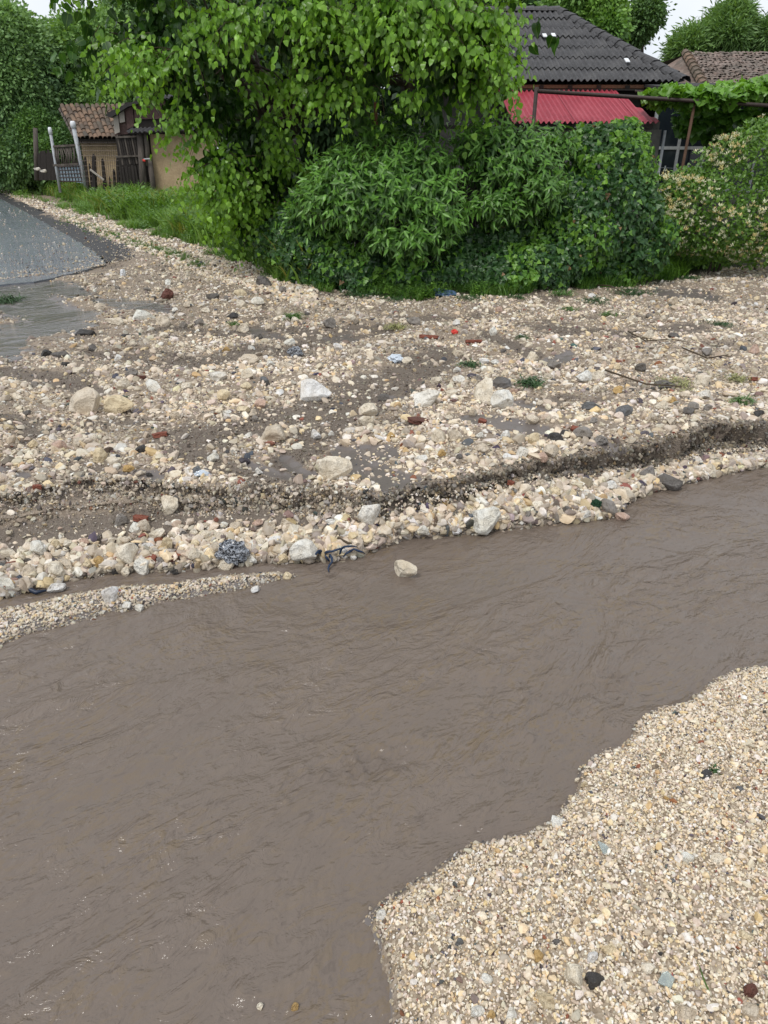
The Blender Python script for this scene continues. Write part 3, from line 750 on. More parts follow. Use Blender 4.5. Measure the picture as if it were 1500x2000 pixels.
# 4 -- near bank
def nearbank(n, s0, s1, k, lim, name, zoff=0):
    Xq = RNG.uniform(-.1, 3.6, n); Yq = RNG.uniform(.0, 3.4, n)
    near = sdist(NEAR, Xq, Yq) + .035*fbm(Xq*6, Yq*6, 4, 68)
    U, V = proj(Xq, Yq, .08+0*Xq); inf = .35+.65*(1-sstep(1750, 3000, U))*(1-sstep(2250, 4200, V))
    keep = (near > lim) & (RNG.random(n) < inf); Xq, Yq = Xq[keep], Yq[keep]
    nr = near[keep]; keep = RNG.random(len(Xq)) < np.where(nr < .012, .4, 1); Xq, Yq = Xq[keep], Yq[keep]
    s = s0*(s1/s0)**(RNG.random(len(Xq))**k)
    t = pal(len(Xq), PWN); 
    place_stones(name, Xq, Yq, s, t, .2, .8, zoff)
nearbank(230000, .0045, .0095, .9, -.004, 'pebbles', .001)
nearbank(150000, .0075, .0145, 1.25, -.012, 'pebbles', .002)
nearbank(11000, .014, .028, 1.5, 0, 'pebbles', .003)

# 5 -- the single stones one can point at (u, v, width and height in the 1500 px frame, tone, how it looks, shape)
TONES = {'cream': (.70, .64, .53), 'white': (.78, .76, .70), 'yellow': (.68, .58, .40), 'tan': (.58, .51, .41), 'grey': (.27, .25, .23),
         'dark grey': (.15, .14, .132), 'black': (.062, .06, .06), 'slate': (.17, .178, .19), 'red': (.30, .10, .065), 'maroon': (.16, .065, .05),
         'ochre': (.56, .38, .16), 'pink': (.60, .44, .36)}
def flat_z(u, v):
    """place on the terrain under a pixel"""
    z = TOP if v < 960 else 0.05
    for _ in range(7):
        x, y, _z = at(u, v, z); z = .5*z+.5*max(H1(x, y), 0.0)
    return Vector((x, y, max(z, -.01)))
USED = []
def rock(u, v, wpx, hpx, tone, label, group=None, name='rock', flat=1.0, sink=.22, rz=None, big=None, cat=None, tilt=.25):
    # v is the middle of the stone in the picture
    p = flat_z(u, v+hpx*.33)
    w_ = wpx*m_per_px(p)
    asp = min(1.1, hpx/wpx)
    if tone in ('black', 'dark grey', 'slate'): sink += .08; w_ *= .92
    big = (wpx > 34) if big is None else big
    me = random.choice(BIGM if big else MEDM)
    o = bpy.data.objects.new(name, me)
    hz = w_*max(.35, min(1.1, asp*1.25))*flat
    o.scale = (w_*1.06, w_*random.uniform(.8, 1.02), hz/.62*.84)
    o.rotation_euler = (random.uniform(-tilt, tilt), random.uniform(-tilt, tilt), random.uniform(-.5, .5) if rz is None else rz)
    link(o, None, (p.x, p.y, p.z+hz*(.46-sink)))
    c = np.array(TONES[tone])*(random.uniform(.95, 1.08)*(1.14 if tone in ('cream', 'white', 'yellow', 'tan') else 1)); o.color = (*[float(min(.85, q)) for q in c], 1)
    tag(o, label, cat or 'stone', group); USED.append((u, v, wpx*.5)); return o
NAMED = [
 (655, 915, 64, 54, 'cream', 'large angular cream boulder with flat facets beside the muddy hollow'),
 (611, 764, 66, 46, 'white', 'rounded whitish boulder half buried at the edge of the dark muddy track'),
 (168, 787, 64, 54, 'tan', 'big pitted tan limestone block embedded in gravel, left half of a pair'),
 (232, 792, 62, 42, 'yellow', 'big yellowish limestone block embedded in gravel, right half of a pair'),
 (985, 781, 52, 42, 'white', 'bright white chunky rock, right of the brown-stained cream rock'),
 (944, 768, 48, 36, 'cream', 'brown-stained cream rock just left of the bright white chunky rock'),
 (832, 780, 56, 26, 'white', 'flat pale white rock lying alone left of the two chunky rocks'),
 (600, 1074, 64, 50, 'white', 'large cracked white rock at the waterline beside the blue rag'),
 (333, 988, 44, 44, 'cream', 'upright cream rock leaning on the scarp with a dark stone behind it'),
 (345, 975, 24, 26, 'dark grey', 'dark wet stone wedged behind the leaning cream rock on the scarp'),
 (515, 549, 38, 28, 'dark grey', 'blocky dark grey stone alone on the fine gravel near the hedge'),
 (538, 850, 60, 26, 'tan', 'flat pale slab of stone lying in the dark muddy grit'),
 (860, 852, 38, 30, 'cream', 'cream rock, left one of two touching above the silt hollow'),
 (888, 851, 32, 26, 'tan', 'tan rock, right one of two touching above the silt hollow'),
 (718, 1012, 48, 38, 'white', 'pale angular rock embedded high in the cobble slope right of centre'),
 (558, 1018, 30, 40, 'tan', 'tall egg-shaped cobble standing upright on the sandy slope'),
 (942, 1018, 62, 36, 'white', 'long rough white rock at the water edge of the right cobble slope'),
 (1188, 988, 36, 32, 'grey', 'brownish grey round stone at the water edge, right cobble slope'),
 (1214, 1008, 30, 18, 'pink', 'pinkish cream wedge stone lying at the water edge by itself'),
 (1300, 934, 62, 38, 'dark grey', 'large dark undercut rock beneath the right end of the scarp'),
 (1262, 925, 34, 26, 'grey', 'grey rock beneath the scarp, left of the large dark undercut rock'),
 (1218, 801, 36, 30, 'slate', 'slate-blue angular slab standing on edge among cream stones'),
 (1088, 853, 40, 24, 'black', 'black lumpy rock, left one of the dark cluster near the scarp'),
 (1104, 844, 22, 18, 'black', 'small black rock resting behind the black lumpy rock near the scarp'),
 (1142, 846, 44, 26, 'grey', 'brownish grey rock, right one of the dark cluster near the scarp'),
 (1122, 836, 22, 18, 'red', 'brick-red stone sitting on top of the dark rock cluster'),
 (1044, 858, 28, 26, 'yellow', 'squat yellow stone left of the dark rock cluster'),
 (1175, 860, 30, 18, 'grey', 'flat grey stone right of the dark rock cluster'),
 (302, 754, 38, 28, 'white', 'whitish cobble just right of the dark red brick lump'),
 (427, 734, 32, 22, 'white', 'white flattish cobble in the middle of the left gravel'),
 (488, 702, 38, 20, 'tan', 'flat tan slab lying on the dark grit streak'),
 (486, 731, 28, 24, 'cream', 'round cream cobble right of the white flattish cobble'),
 (246, 752, 32, 22, 'cream', 'cream cobble touching the grey stone beside the brick lump'),
 (257, 730, 26, 16, 'grey', 'grey stone touching the dark red brick lump'),
 (443, 1100, 36, 28, 'cream', 'smooth cream cobble lying against the black and white bag'),
 (217, 1160, 36, 34, 'white', 'white block of stone on the low pebble bar in the creek'),
 (250, 1182, 26, 16, 'white', 'small flat white stone at the edge of the pebble bar'),
 (272, 1188, 20, 11, 'white', 'thin white flake of stone just off the pebble bar in water'),
 (562, 1125, 20, 14, 'yellow', 'yellow stone at the tip of the pebble bar'),
 (500, 1150, 18, 16, 'white', 'white pebble poking from the water near the tip of the pebble bar'),
 (791, 1113, 50, 36, 'cream', 'pitted cream rock standing alone in the muddy creek water'),
 (280, 877, 30, 18, 'black', 'flat black stone on the left gravel above the scarp'),
 (383, 918, 24, 22, 'slate', 'rounded slate-blue stone on the lip of the left scarp'),
 (292, 925, 14, 16, 'black', 'little black stone on the lip of the left scarp'),
 (250, 915, 26, 18, 'ochre', 'ochre yellow stone near the lip of the left scarp'),
 (417, 893, 24, 20, 'white', 'clean white stone on grit above the slate-blue stone'),
 (504, 920, 20, 16, 'white', 'small white stone lying on smooth silt above the scarp'),
 (167, 648, 44, 20, 'black', 'elongated charcoal-black lump near the left run-off water'),
 (244, 654, 24, 12, 'black', 'small black lump right of the elongated charcoal-black lump'),
 (118, 691, 36, 20, 'dark grey', 'dark brown-grey stone at left, below the charcoal-black lump'),
 (92, 688, 24, 14, 'black', 'black flake beside the dark brown-grey stone at left'),
 (127, 709, 20, 16, 'black', 'black stone just below the dark brown-grey stone at left'),
 (327, 578, 26, 20, 'maroon', 'dark reddish brown block on the upper left gravel'),
 (196, 600, 26, 12, 'tan', 'flat tan stone lying beside the run-off water at left'),
 (225, 627, 40, 20, 'cream', 'cream stone rising from the wet gravel at left'),
 (282, 617, 44, 22, 'white', 'whitish flat stone right of the wet gravel at left'),
 (454, 617, 26, 12, 'black', 'flat black stone among cobbles on the upper deposit'),
 (424, 619, 12, 16, 'dark grey', 'small upright dark stone left of a flat black stone'),
 (506, 589, 28, 18, 'white', 'white stone on the upper deposit below the blocky dark grey stone'),
 (645, 632, 26, 26, 'grey', 'grey and white stone standing on the muddy streak, upper deposit'),
 (507, 658, 24, 14, 'dark grey', 'wet dark flat stone in the silt patch of the upper deposit'),
 (1040, 700, 30, 18, 'cream', 'cream stone right of centre of the upper deposit'),
 (965, 648, 18, 18, 'white', 'small white upright stone near the red scrap'),
 (1345, 850, 26, 18, 'white', 'pale stone perched right on the lip of the right scarp'),
 (1155, 792, 46, 20, 'slate', 'flat wet slate-grey slab among cream stones, right deposit'),
 (980, 745, 60, 26, 'dark grey', 'flat dark grey silted slab behind the bright white rock'),
 (1253, 718, 28, 20, 'dark grey', 'dark stone on the right deposit beyond the slate slab'),
 (1140, 738, 34, 22, 'white', 'white rounded stone with grey top on the right deposit'),
 (1165, 735, 30, 22, 'cream', 'cream stone touching a white rounded stone, right deposit'),
 (1370, 745, 32, 26, 'cream', 'cream stone on the far right deposit'),
 (1295, 750, 44, 20, 'dark grey', 'dark flat stone under straw-green weeds at right'),
 (1345, 800, 30, 22, 'dark grey', 'dark brown stone above the right scarp, left of pale ones'),
 (1355, 793, 24, 18, 'grey', 'grey stone behind the dark brown stone above the right scarp'),
 (1480, 806, 28, 18, 'black', 'black stone on the lip of the scarp at the far right'),
 (1290, 795, 24, 20, 'cream', 'cream stone right of the slate-blue slab'),
 (1375, 770, 26, 20, 'white', 'whitish cobble on the right deposit near the weeds'),
 (1050, 893, 36, 26, 'pink', 'pinkish flat stone stuck in the lip of the scarp'),
 (1020, 884, 26, 22, 'white', 'white stone just behind the pinkish stone on the scarp lip'),
 (1075, 882, 40, 18, 'tan', 'tan slab on the scarp lip right of the pinkish stone'),
 (898, 888, 16, 20, 'dark grey', 'dark pebble, left of two below the touching rocks'),
 (913, 886, 14, 18, 'slate', 'slate pebble, right of two below the touching rocks'),
 (725, 800, 40, 28, 'cream', 'cream angular rock at the right edge of the muddy track'),
 (715, 822, 30, 24, 'cream', 'smaller cream rock just below the angular rock by the muddy track'),
 (752, 775, 30, 20, 'dark grey', 'dark wet stone on the muddy track above the cream angular rock'),
 (615, 848, 26, 22, 'white', 'white cobble, left one of a trio by the pale slab'),
 (634, 850, 14, 18, 'cream', 'small cream cobble, middle one of a trio by the pale slab'),
 (648, 845, 12, 16, 'white', 'small white cobble, right one of a trio by the pale slab'),
 (572, 745, 14, 20, 'white', 'narrow white stone left of the rounded whitish boulder'),
 (516, 740, 20, 18, 'slate', 'slate-grey stone between the cream cobble and rounded boulder'),
 (480, 755, 22, 14, 'yellow', 'yellowish small cobble below the round cream cobble'),
 (115, 1112, 44, 36, 'cream', 'big cream cobble at the foot of the left cobble slope'),
 (15, 1138, 34, 40, 'white', 'whitish cobble at the left frame edge near the water'),
 (110, 1145, 36, 22, 'white', 'flat whitish cobble touching the water at the left'),
 (60, 1118, 30, 26, 'tan', 'tan cobble left of the big cream cobble at the slope foot'),
 (250, 1082, 38, 34, 'cream', 'large round cream cobble in the middle of the left cobble slope'),
 (283, 1027, 30, 22, 'tan', 'tan cobble high on the left slope below the brick fragment'),
 (308, 1042, 30, 26, 'cream', 'cream cobble high on the left slope right of the tan one'),
 (264, 1033, 24, 22, 'white', 'white cobble high on the left slope left of the tan one'),
 (240, 1014, 26, 24, 'grey', 'greyish cobble topmost on the left cobble slope'),
 (325, 1062, 26, 28, 'yellow', 'yellow block on the left slope below the topmost cobbles'),
 (278, 1108, 34, 24, 'white', 'whitish cobble low on the left slope near a black pebble'),
 (248, 1117, 24, 18, 'cream', 'cream cobble just above the water by a black pebble'),
 (228, 1115, 18, 16, 'black', 'black pebble just above the water at the left slope foot'),
 (342, 1114, 16, 18, 'black', 'black square pebble at the waterline left of the bag'),
 (130, 1103, 30, 26, 'tan', 'brownish yellow cobble behind the big cream cobble'),
 (168, 1100, 24, 20, 'yellow', 'yellow cobble at the foot of the left slope'),
 (195, 1100, 26, 22, 'ochre', 'ochre cobble at the foot of the left slope'),
 (430, 1046, 24, 26, 'tan', 'tan upright cobble on the left slope above the bag'),
 (405, 1045, 26, 18, 'cream', 'cream flat cobble left of the tan upright cobble'),
 (380, 1060, 24, 26, 'yellow', 'leaning yellowish cobble on the left slope above the bag'),
 (510, 1058, 24, 20, 'cream', 'cream cobble above and left of the cracked white rock'),
 (490, 1090, 26, 22, 'white', 'white cobble right of the black and white bag'),
 (555, 1090, 24, 18, 'yellow', 'yellow cobble left of the cracked white rock at the waterline'),
 (668, 1080, 30, 16, 'yellow', 'yellow flat stone right of the blue rag at the waterline'),
 (690, 1088, 14, 12, 'white', 'little white stone at the waterline right of the blue rag'),
 (675, 1042, 28, 22, 'white', 'white stone above the blue rag on the slope'),
 (870, 1000, 26, 20, 'ochre', 'ochre cobble on the right slope above the long white rock'),
 (1113, 964, 34, 24, 'yellow', 'cream-yellow cobble in the middle of the right slope'),
 (1190, 948, 28, 18, 'white', 'white cobble high on the right slope under the scarp'),
 (1145, 1002, 26, 16, 'white', 'long white cobble at the waterline of the right slope'),
 (1172, 1008, 24, 14, 'white', 'flat white cobble at the waterline left of the brownish grey stone'),
 (1050, 985, 28, 20, 'cream', 'cream cobble mid-slope above the waterline, right part'),
 (1015, 988, 22, 20, 'yellow', 'yellow cobble mid-slope left of a cream cobble, right part'),
 (885, 1008, 30, 22, 'tan', 'tan cobble low on the right slope left of the long white rock'),
 (895, 1035, 26, 14, 'white', 'white stone at the waterline left of the long white rock'),
 (785, 1032, 18, 14, 'dark grey', 'dark pebble by the waterline below the centre scarp'),
 (826, 1004, 20, 14, 'black', 'black stone on the centre cobble slope'),
 (1383, 920, 26, 18, 'cream', 'cream stone low on the bank at the far right'),
 (1375, 925, 18, 14, 'white', 'small white stone at the waterline at the far right'),
 # near bank
 (1122, 1893, 44, 56, 'cream', 'largest cream wedge-shaped stone on the near gravel bank'),
 (1162, 1908, 46, 34, 'black', 'black crumbly lump right of the cream wedge-shaped stone, near bank'),
 (1066, 1948, 42, 34, 'yellow', 'pale yellow flat stone with a sharp corner, near bank bottom'),
 (1038, 1957, 24, 44, 'tan', 'narrow upright tan stone left of the pale yellow flat stone'),
 (1468, 1928, 34, 38, 'maroon', 'maroon brick fragment near the right edge of the near bank'),
 (1453, 1822, 32, 32, 'yellow', 'smooth triangular pale yellow stone at right of the near bank'),
 (1337, 1970, 36, 50, 'tan', 'tall tan stone at the bottom of the near bank'),
 (1052, 1864, 26, 28, 'ochre', 'ochre brown stone above the cream wedge-shaped stone'),
 (1263, 1888, 34, 24, 'cream', 'cream flat stone left of the green grass blade'),
 (1188, 1850, 30, 26, 'yellow', 'yellow tilted stone in the middle of the near bank'),
 (1158, 1866, 28, 28, 'white', 'white stone behind the cream wedge-shaped stone'),
 (1342, 1673, 26, 22, 'white', 'white rough stone in the upper right of the near bank'),
 (1403, 1670, 28, 34, 'cream', 'cream elongated stone right of the white rough stone'),
 (1380, 1507, 32, 22, 'black', 'black stone with green weed, upper right of the near bank'),
 (1462, 1968, 34, 28, 'tan', 'tan stone at the bottom right below the maroon brick'),
 (1290, 1857, 12, 22, 'black', 'thin black stone in the right middle of the near bank'),
 (1087, 1837, 18, 16, 'dark grey', 'dark grey pebble above the yellow tilted stone'),
 (1090, 1601, 30, 14, 'white', 'long white stone at the upper water edge of the near bank'),
 (1300, 1556, 14, 16, 'ochre', 'ochre pebble at the top of the near bank'),
 (1187, 1728, 14, 13, 'red', 'brick-red pebble below the glass shard'),
 (748, 1784, 24, 24, 'white', 'white oval stone at the tip of the near bank'),
 (733, 1806, 14, 28, 'yellow', 'yellow stone at the very tip of the near bank, in water'),
 (897, 1838, 22, 16, 'slate', 'greenish slate pebble at the left of the near bank'),
 (959, 1976, 22, 34, 'ochre', 'orange-brown oval stone at the bottom left of the near bank'),
 (998, 1974, 26, 38, 'white', 'white pointed stone right of the orange-brown oval stone'),
 (932, 1972, 28, 24, 'white', 'white rounded stone left of the orange-brown oval stone'),
 (844, 1792, 18, 17, 'cream', 'round cream pebble at the left of the near bank'),
 (950, 1907, 24, 22, 'white', 'white square stone at the left of the near bank'),
 (1324, 1392, 18, 12, 'black', 'black pebble at the upper water edge of the near bank'),
 (1412, 1620, 20, 14, 'dark grey', 'dark pebble above the cream elongated stone'),
 (1445, 1537, 18, 14, 'slate', 'slate pebble at the far right of the near bank'),
 (1178, 1600, 14, 10, 'slate', 'small slate pebble in the upper middle of the near bank'),
 (1314, 1718, 12, 14, 'slate', 'dark blue pebble in the right middle of the near bank'),
 (1285, 1965, 16, 24, 'dark grey', 'dark pebble at the bottom between tan stones'),
 (507, 1962, 14, 20, 'cream', 'little cream pebble showing above the muddy water at the bottom'),
 (575, 1963, 16, 22, 'ochre', 'small ochre pebble showing above the muddy water at the bottom'),
 (1128, 1522, 14, 10, 'cream', 'small cream pebble in water off the near bank'),
 (1140, 1530, 16, 14, 'yellow', 'yellow pebble in water just off the near bank'),
]
for r in NAMED:
    u, v = r[0], r[1]
    o = rock(*r, sink=.2 if v < 1200 else .3, name='pebble' if v > 1200 else 'rock')
    if u in (507, 575, 791): o.location.z = max(o.location.z, .004 if u < 600 else .035)
def slab(u, v, wpx, hpx, tone, label, t=.025, rz=0, name='brick_fragment', cat='brick'):
    p = flat_z(u, v+hpx*.3); w_ = wpx*m_per_px(p); bm = bmesh.new(); bmesh.ops.create_cube(bm, size=1)
    bmesh.ops.subdivide_edges(bm, edges=bm.edges[:], cuts=3, use_grid_fill=True)
    for q in bm.verts: q.co = Vector((q.co.x+random.uniform(-.05, .05), q.co.y+random.uniform(-.06, .06), q.co.z+random.uniform(-.05, .05)))*(1-.12*(abs(q.co.x*q.co.y)*4))
    me = bpy.data.meshes.new(name); bm.to_mesh(me); bm.free(); me.materials.append(M['stone'])
    o = bpy.data.objects.new(name, me); o.scale = (w_, w_*.6, min(t, w_*.6)); o.rotation_euler = (random.uniform(-.25, .25), random.uniform(-.2, .2), rz)
    link(o, None, p+Vector((0, 0, t*.45))); o.color = (*TONES[tone], 1); USED.append((u, v, wpx*.5)); return tag(o, label, cat)
for r in [(820, 820, 48, 16, 'maroon', 'long brown-red slab of brick lying above the silt hollow'),
          (838, 657, 38, 10, 'red', 'thin flat red-brown brick piece on the upper deposit'),
          (925, 664, 32, 16, 'red', 'tilted red-brown brick piece right of the thin flat one'),
          (313, 849, 28, 12, 'red', 'flat red brick piece left of the muddy track'),
          (273, 734, 24, 20, 'maroon', 'dark red brick lump beside the grey stone'),
          (275, 1009, 28, 14, 'red', 'red brick fragment at the top of the left cobble slope'),
          (293, 1092, 28, 14, 'red', 'reddish brick fragment in the lower left cobble slope'),
          (340, 1090, 20, 14, 'maroon', 'dark red brick fragment left of the bag'),
          (231, 1088, 12, 22, 'red', 'narrow red brick splinter in the lower left cobble slope'),
          (942, 822, 16, 14, 'red', 'little red brick chunk below the white rock'),
          (1003, 762, 14, 14, 'pink', 'pinkish brick chunk behind the bright white rock'),
          (73, 952, 16, 12, 'red', 'small red brick piece on the lip of the left scarp'),
          (997, 944, 14, 10, 'red', 'small red brick piece in the right scarp'),
          (868, 1035, 12, 18, 'red', 'red brick splinter at the waterline, centre'),
          (1470, 738, 18, 16, 'red', 'red brick piece at the far right of the deposit')]:
    slab(*r, rz=random.uniform(-.5, .5))
# the rest of the largest stones, filled in where the photograph is stony
LMK = [(655, 915, 'the large angular boulder'), (611, 764, 'the rounded whitish boulder'), (200, 787, 'the pitted limestone pair'), (985, 781, 'the bright white chunky rock'),
       (600, 1074, 'the cracked white waterline rock'), (453, 1085, 'the black and white bag'), (515, 549, 'the blocky dark grey stone'), (1100, 848, 'the dark rock cluster'),
       (1218, 801, 'the slate-blue slab'), (942, 1018, 'the long white waterline rock'), (167, 648, 'the charcoal-black lump'), (327, 578, 'the reddish brown block'),
       (1188, 988, 'the brownish grey waterline stone'), (250, 1082, 'the large round cream cobble'), (280, 877, 'the flat black stone'), (868, 573, 'the blue plastic sheet'),
       (830, 657, 'the thin flat brick'), (1300, 934, 'the undercut dark rock'), (1370, 745, 'the straw-green weeds'), (115, 1112, 'the big slope-foot cobble'), (558, 1018, 'the egg-shaped cobble'),
       (333, 988, 'the leaning cream rock'), (718, 1012, 'the pale slope rock'), (1340, 575, 'the smooth grey mud patch'), (570, 618, 'the pale green weed tuft')]
REG = [('deposit', (20, 560, 1480, 900), 95), ('deposit', (250, 535, 620, 640), 16), ('left', (0, 1010, 700, 1120), 42), ('right', (700, 940, 1480, 1030), 34), ('deposit', (850, 680, 1480, 860), 28)]
seen_labels = set()
def MS(x, y):
    i = int(np.clip(np.searchsorted(gx, x), 0, len(gx)-1)); j = int(np.clip(np.searchsorted(gy, y), 0, len(gy)-1))
    return {k: GM[k][j:j+1, i] for k in ('sand', 'silt', 'sh', 'ft', 'tp')}
for kind_, (u0, v0, u1, v1), cnt in REG:
    made = 0; tries = 0
    while made < cnt and tries < 6000:
        tries += 1
        u, v = random.uniform(u0, u1), random.uniform(v0, v1)
        big = 16+20*random.random()**2.2; big *= .75+.45*(v-540)/500
        if any(abs(u-a) < (big*.5+r) and abs(v-b) < (big*.4+r*.8) for a, b, r in USED): continue
        x, y, _ = at(u, v, TOP if kind_ == 'deposit' else .06)
        m1 = MS(x, y)
        if kind_ == 'deposit' and (y < m1['tp'][0]+.02 or m1['sand'][0] > .5 and random.random() < .75 or m1['silt'][0] > .4 or y > verge_y(np.array([x]))[0]): continue
        if kind_ != 'deposit' and not (m1['sh'][0] < y < m1['ft'][0]+.02): continue
        if u < 300 and v < 560: continue
        tone = random.choices(['cream', 'white', 'tan', 'yellow', 'pink', 'grey', 'dark grey', 'ochre'], [26, 20, 22, 9, 4, 9, 5, 2])[0]
        asp = random.uniform(.5, .95)
        d, lu, lv, ln = min((math.hypot(u-a, (v-b)*1.6), a, b, n_) for a, b, n_ in LMK)
        dx, dv = u-lu, v-lv
        hor = 'right' if dx > 0 else 'left'; ver = 'below' if dv > 0 else 'above'
        dd = 'close' if d < 60 else 'some way' if d < 130 else 'well'
        rel = f'{dd} {ver} {ln}' if abs(dv)*1.6 > abs(dx)*1.8 else (f'{dd} to the {hor} of {ln}' if abs(dx) > abs(dv)*3 else f'{dd} {ver} and {hor} of {ln}')
        sz = 'small' if big < 19 else 'medium' if big < 27 else 'large'; shp = 'flat' if asp < .62 else 'squat' if asp < .8 else 'chunky'
        where = 'on the gravel' if kind_ == 'deposit' else 'in the cobble slope'
        rel = rel.replace('close ', '').replace('some way ', 'further ').replace('well ', 'far ').replace(' to the right of', ' right of').replace(' to the left of', ' left of')
        lab = f'{sz} {shp} {tone} stone {where} {rel}'
        if len(lab.split()) > 16: lab = lab.replace(' '+where, '')
        if lab in seen_labels: continue
        seen_labels.add(lab)
        rock(u, v, big, big*asp, tone, lab, 'loose stones washed over the far bank', name='stone'); made += 1

# ================================================================== LITTER
def crumple(name, loc, sc, mat, label, cat, seed=0, sub=4, amp=.45, freq=2.2, rz=0):
    from mathutils import noise as mn
    bm = bmesh.new(); bmesh.ops.create_icosphere(bm, subdivisions=sub, radius=.5)
    for q in bm.verts:
        n_ = mn.noise(q.co*freq*2+Vector((seed, 0, 0)))
        r_ = 1-abs(mn.noise(q.co*freq*4+Vector((0, seed, 3))))*2
        q.co *= 1+amp*n_+amp*.45*r_
    me = bpy.data.meshes.new(name); bm.to_mesh(me); bm.free(); me.materials.append(mat)
    o = bpy.data.objects.new(name, me); o.scale = sc; o.rotation_euler = (.1, .1, rz); link(o, None, loc); return tag(o, label, cat)
p = flat_z(455, 1098); s = m_per_px(p)
crumple('plastic_bag', p+Vector((.0, .0, 20*s)), (52*s, 36*s, 48*s), M['bag'], 'crumpled black and white plastic bag caught among the cobbles', 'bag', 3)
p = flat_z(868, 576); s = m_per_px(p)
crumple('plastic_sheet', p+Vector((0, 0, .02)), (46*s, 30*s, .06), M['blue_plastic'], 'flattened pale blue plastic sheet at the foot of the hedge', 'plastic', 5)
p = flat_z(775, 706); s = m_per_px(p)
crumple('plastic_film', p+Vector((0, 0, .02)), (26*s, 20*s, .06), M['film'], 'clear crumpled plastic film right of the muddy track', 'plastic', 8)
p = flat_z(396, 930); s = m_per_px(p)
crumple('plastic_film', p+Vector((0, 0, .012)), (26*s, 14*s, .03), M['film'], 'clear plastic scrap beside the slate-blue stone on the scarp lip', 'plastic', 9)
p = flat_z(577, 695); s = m_per_px(p)
crumple('plastic_film', p+Vector((0, 0, .03)), (24*s, 12*s, .08), M['bag'], 'twisted dark and silver plastic strip standing in the gravel', 'plastic', 12)
p = flat_z(241, 540); s = m_per_px(p)
crumple('plastic_scrap', p+Vector((0, 0, .04)), (9*s, 9*s, .10), M['white_plastic'], 'tiny white plastic scrap standing near the broken road edge', 'plastic', 14, 3)
p = flat_z(888, 653); s = m_per_px(p)
crumple('paper_scrap', p+Vector((0, 0, .02)), (12*s, 10*s, .04), M['red_scrap'], 'red scrap on the upper deposit', 'litter', 15, 3)
p = flat_z(1163, 992); s = m_per_px(p)
crumple('moss_clump', p+Vector((0, 0, .02)), (18*s, 14*s, 18*s), rough_mat('moss', (.012, .05, .022), .5, 20, .9, 60, .01), 'dark green tangled clump beside the brownish grey waterline stone', 'clump', 17)
mb = MB()
p = flat_z(648, 1088); s = m_per_px(p)
for k in range(9):
    q = [p+Vector((random.uniform(-26, 26)*s, random.uniform(-12, 14)*s, .01))]
    d = Vector((random.uniform(-1, 1), random.uniform(-.4, .4), random.uniform(.2, 1)))
    for j in range(6): q.append(q[-1]+d.normalized()*.022); d += Vector((random.uniform(-.9, .9), random.uniform(-.6, .6), random.uniform(-1.1, .3)))
    q = [Vector((a.x, a.y, max(a.z, .004))) for a in q]
    mb.tube(q, [.002, .005, .007, .005, .006, .004, .002], 6)
tag(mb.build('blue_rag', rough_mat('blue_rag', (.012, .03, .07), .6, 20, .5, 60, .004), smooth=True), 'tangled dark blue rag at the waterline right of the white rock', 'rag')
mb = MB(); pts = [flat_z(u, v)+Vector((0, 0, .014)) for u, v in ((22, 1142), (40, 1132), (52, 1142), (58, 1156), (72, 1162), (92, 1158))]
mb.tube(pts, [.006, .011, .012, .012, .010, .005], 8)
tag(mb.build('rubber_hose', rough_mat('blue_rubber', (.012, .022, .045), .4, 20, .4, 60, .002), smooth=True), 'short curved piece of dark blue hose at the left waterline', 'hose')
def shard(u, v, wpx, label, seed):
    p = flat_z(u, v); s = wpx*m_per_px(p); rg = random.Random(seed); bm = bmesh.new(); vs = []
    for k in range(6):
        a = k*math.pi/3+rg.uniform(-.3, .3); r_ = s*.5*rg.uniform(.6, 1.1); vs.append(bm.verts.new((r_*math.cos(a), r_*math.sin(a), 0)))
    f = bm.faces.new(vs); r_ = bmesh.ops.extrude_face_region(bm, geom=[f])
    for q in r_['geom']:
        if isinstance(q, bmesh.types.BMVert): q.co.z += .004
    bmesh.ops.recalc_face_normals(bm, faces=bm.faces[:]); me = bpy.data.meshes.new('glass_shard'); bm.to_mesh(me); bm.free(); me.materials.append(M['shard'])
    o = bpy.data.objects.new('glass_shard', me); o.rotation_euler = (.35, -.2, seed); link(o, None, p+Vector((0, 0, .012))); tag(o, label, 'glass')
shard(1178, 1663, 30, 'pale green glass shard in the middle of the near gravel bank', 2)
shard(1298, 1922, 34, 'clear glass shard left of the green grass blade on the near bank', 5)
def blade_mesh(name, blades, mat, w_=.004):
    """blades: list of polylines"""
    mb = MB()
    for pts in blades:
        n = len(pts); vs = []; side = Vector((random.uniform(-1, 1), random.uniform(-1, 1), 0)).normalized()
        for i, p in enumerate(pts):
            q = side*w_*(1-i/(n-1)*.9); vs += [Vector(p)-q, Vector(p)+q]
        mb.add(vs, [(2*i, 2*i+1, 2*i+3, 2*i+2) for i in range(n-1)])
    return mb
def static_green(name, c, r_=.5):
    m, nt, bs, out = newmat(name); v = coords(nt, 'Object'); n = noise(nt, v, 25, 3, .6)
    nt.links.new(ramp(nt, n.outputs['Fac'], [(.35, tuple(q*.6 for q in c)), (.65, tuple(q*1.3 for q in c))]), bs.inputs['Base Color'])
    bs.inputs['Roughness'].default_value = r_; return m
G_DARK = static_green('weed_dark_green', (.035, .085, .022)); G_MID = static_green('weed_green', (.075, .16, .03)); G_STRAW = static_green('weed_straw', (.24, .24, .09))
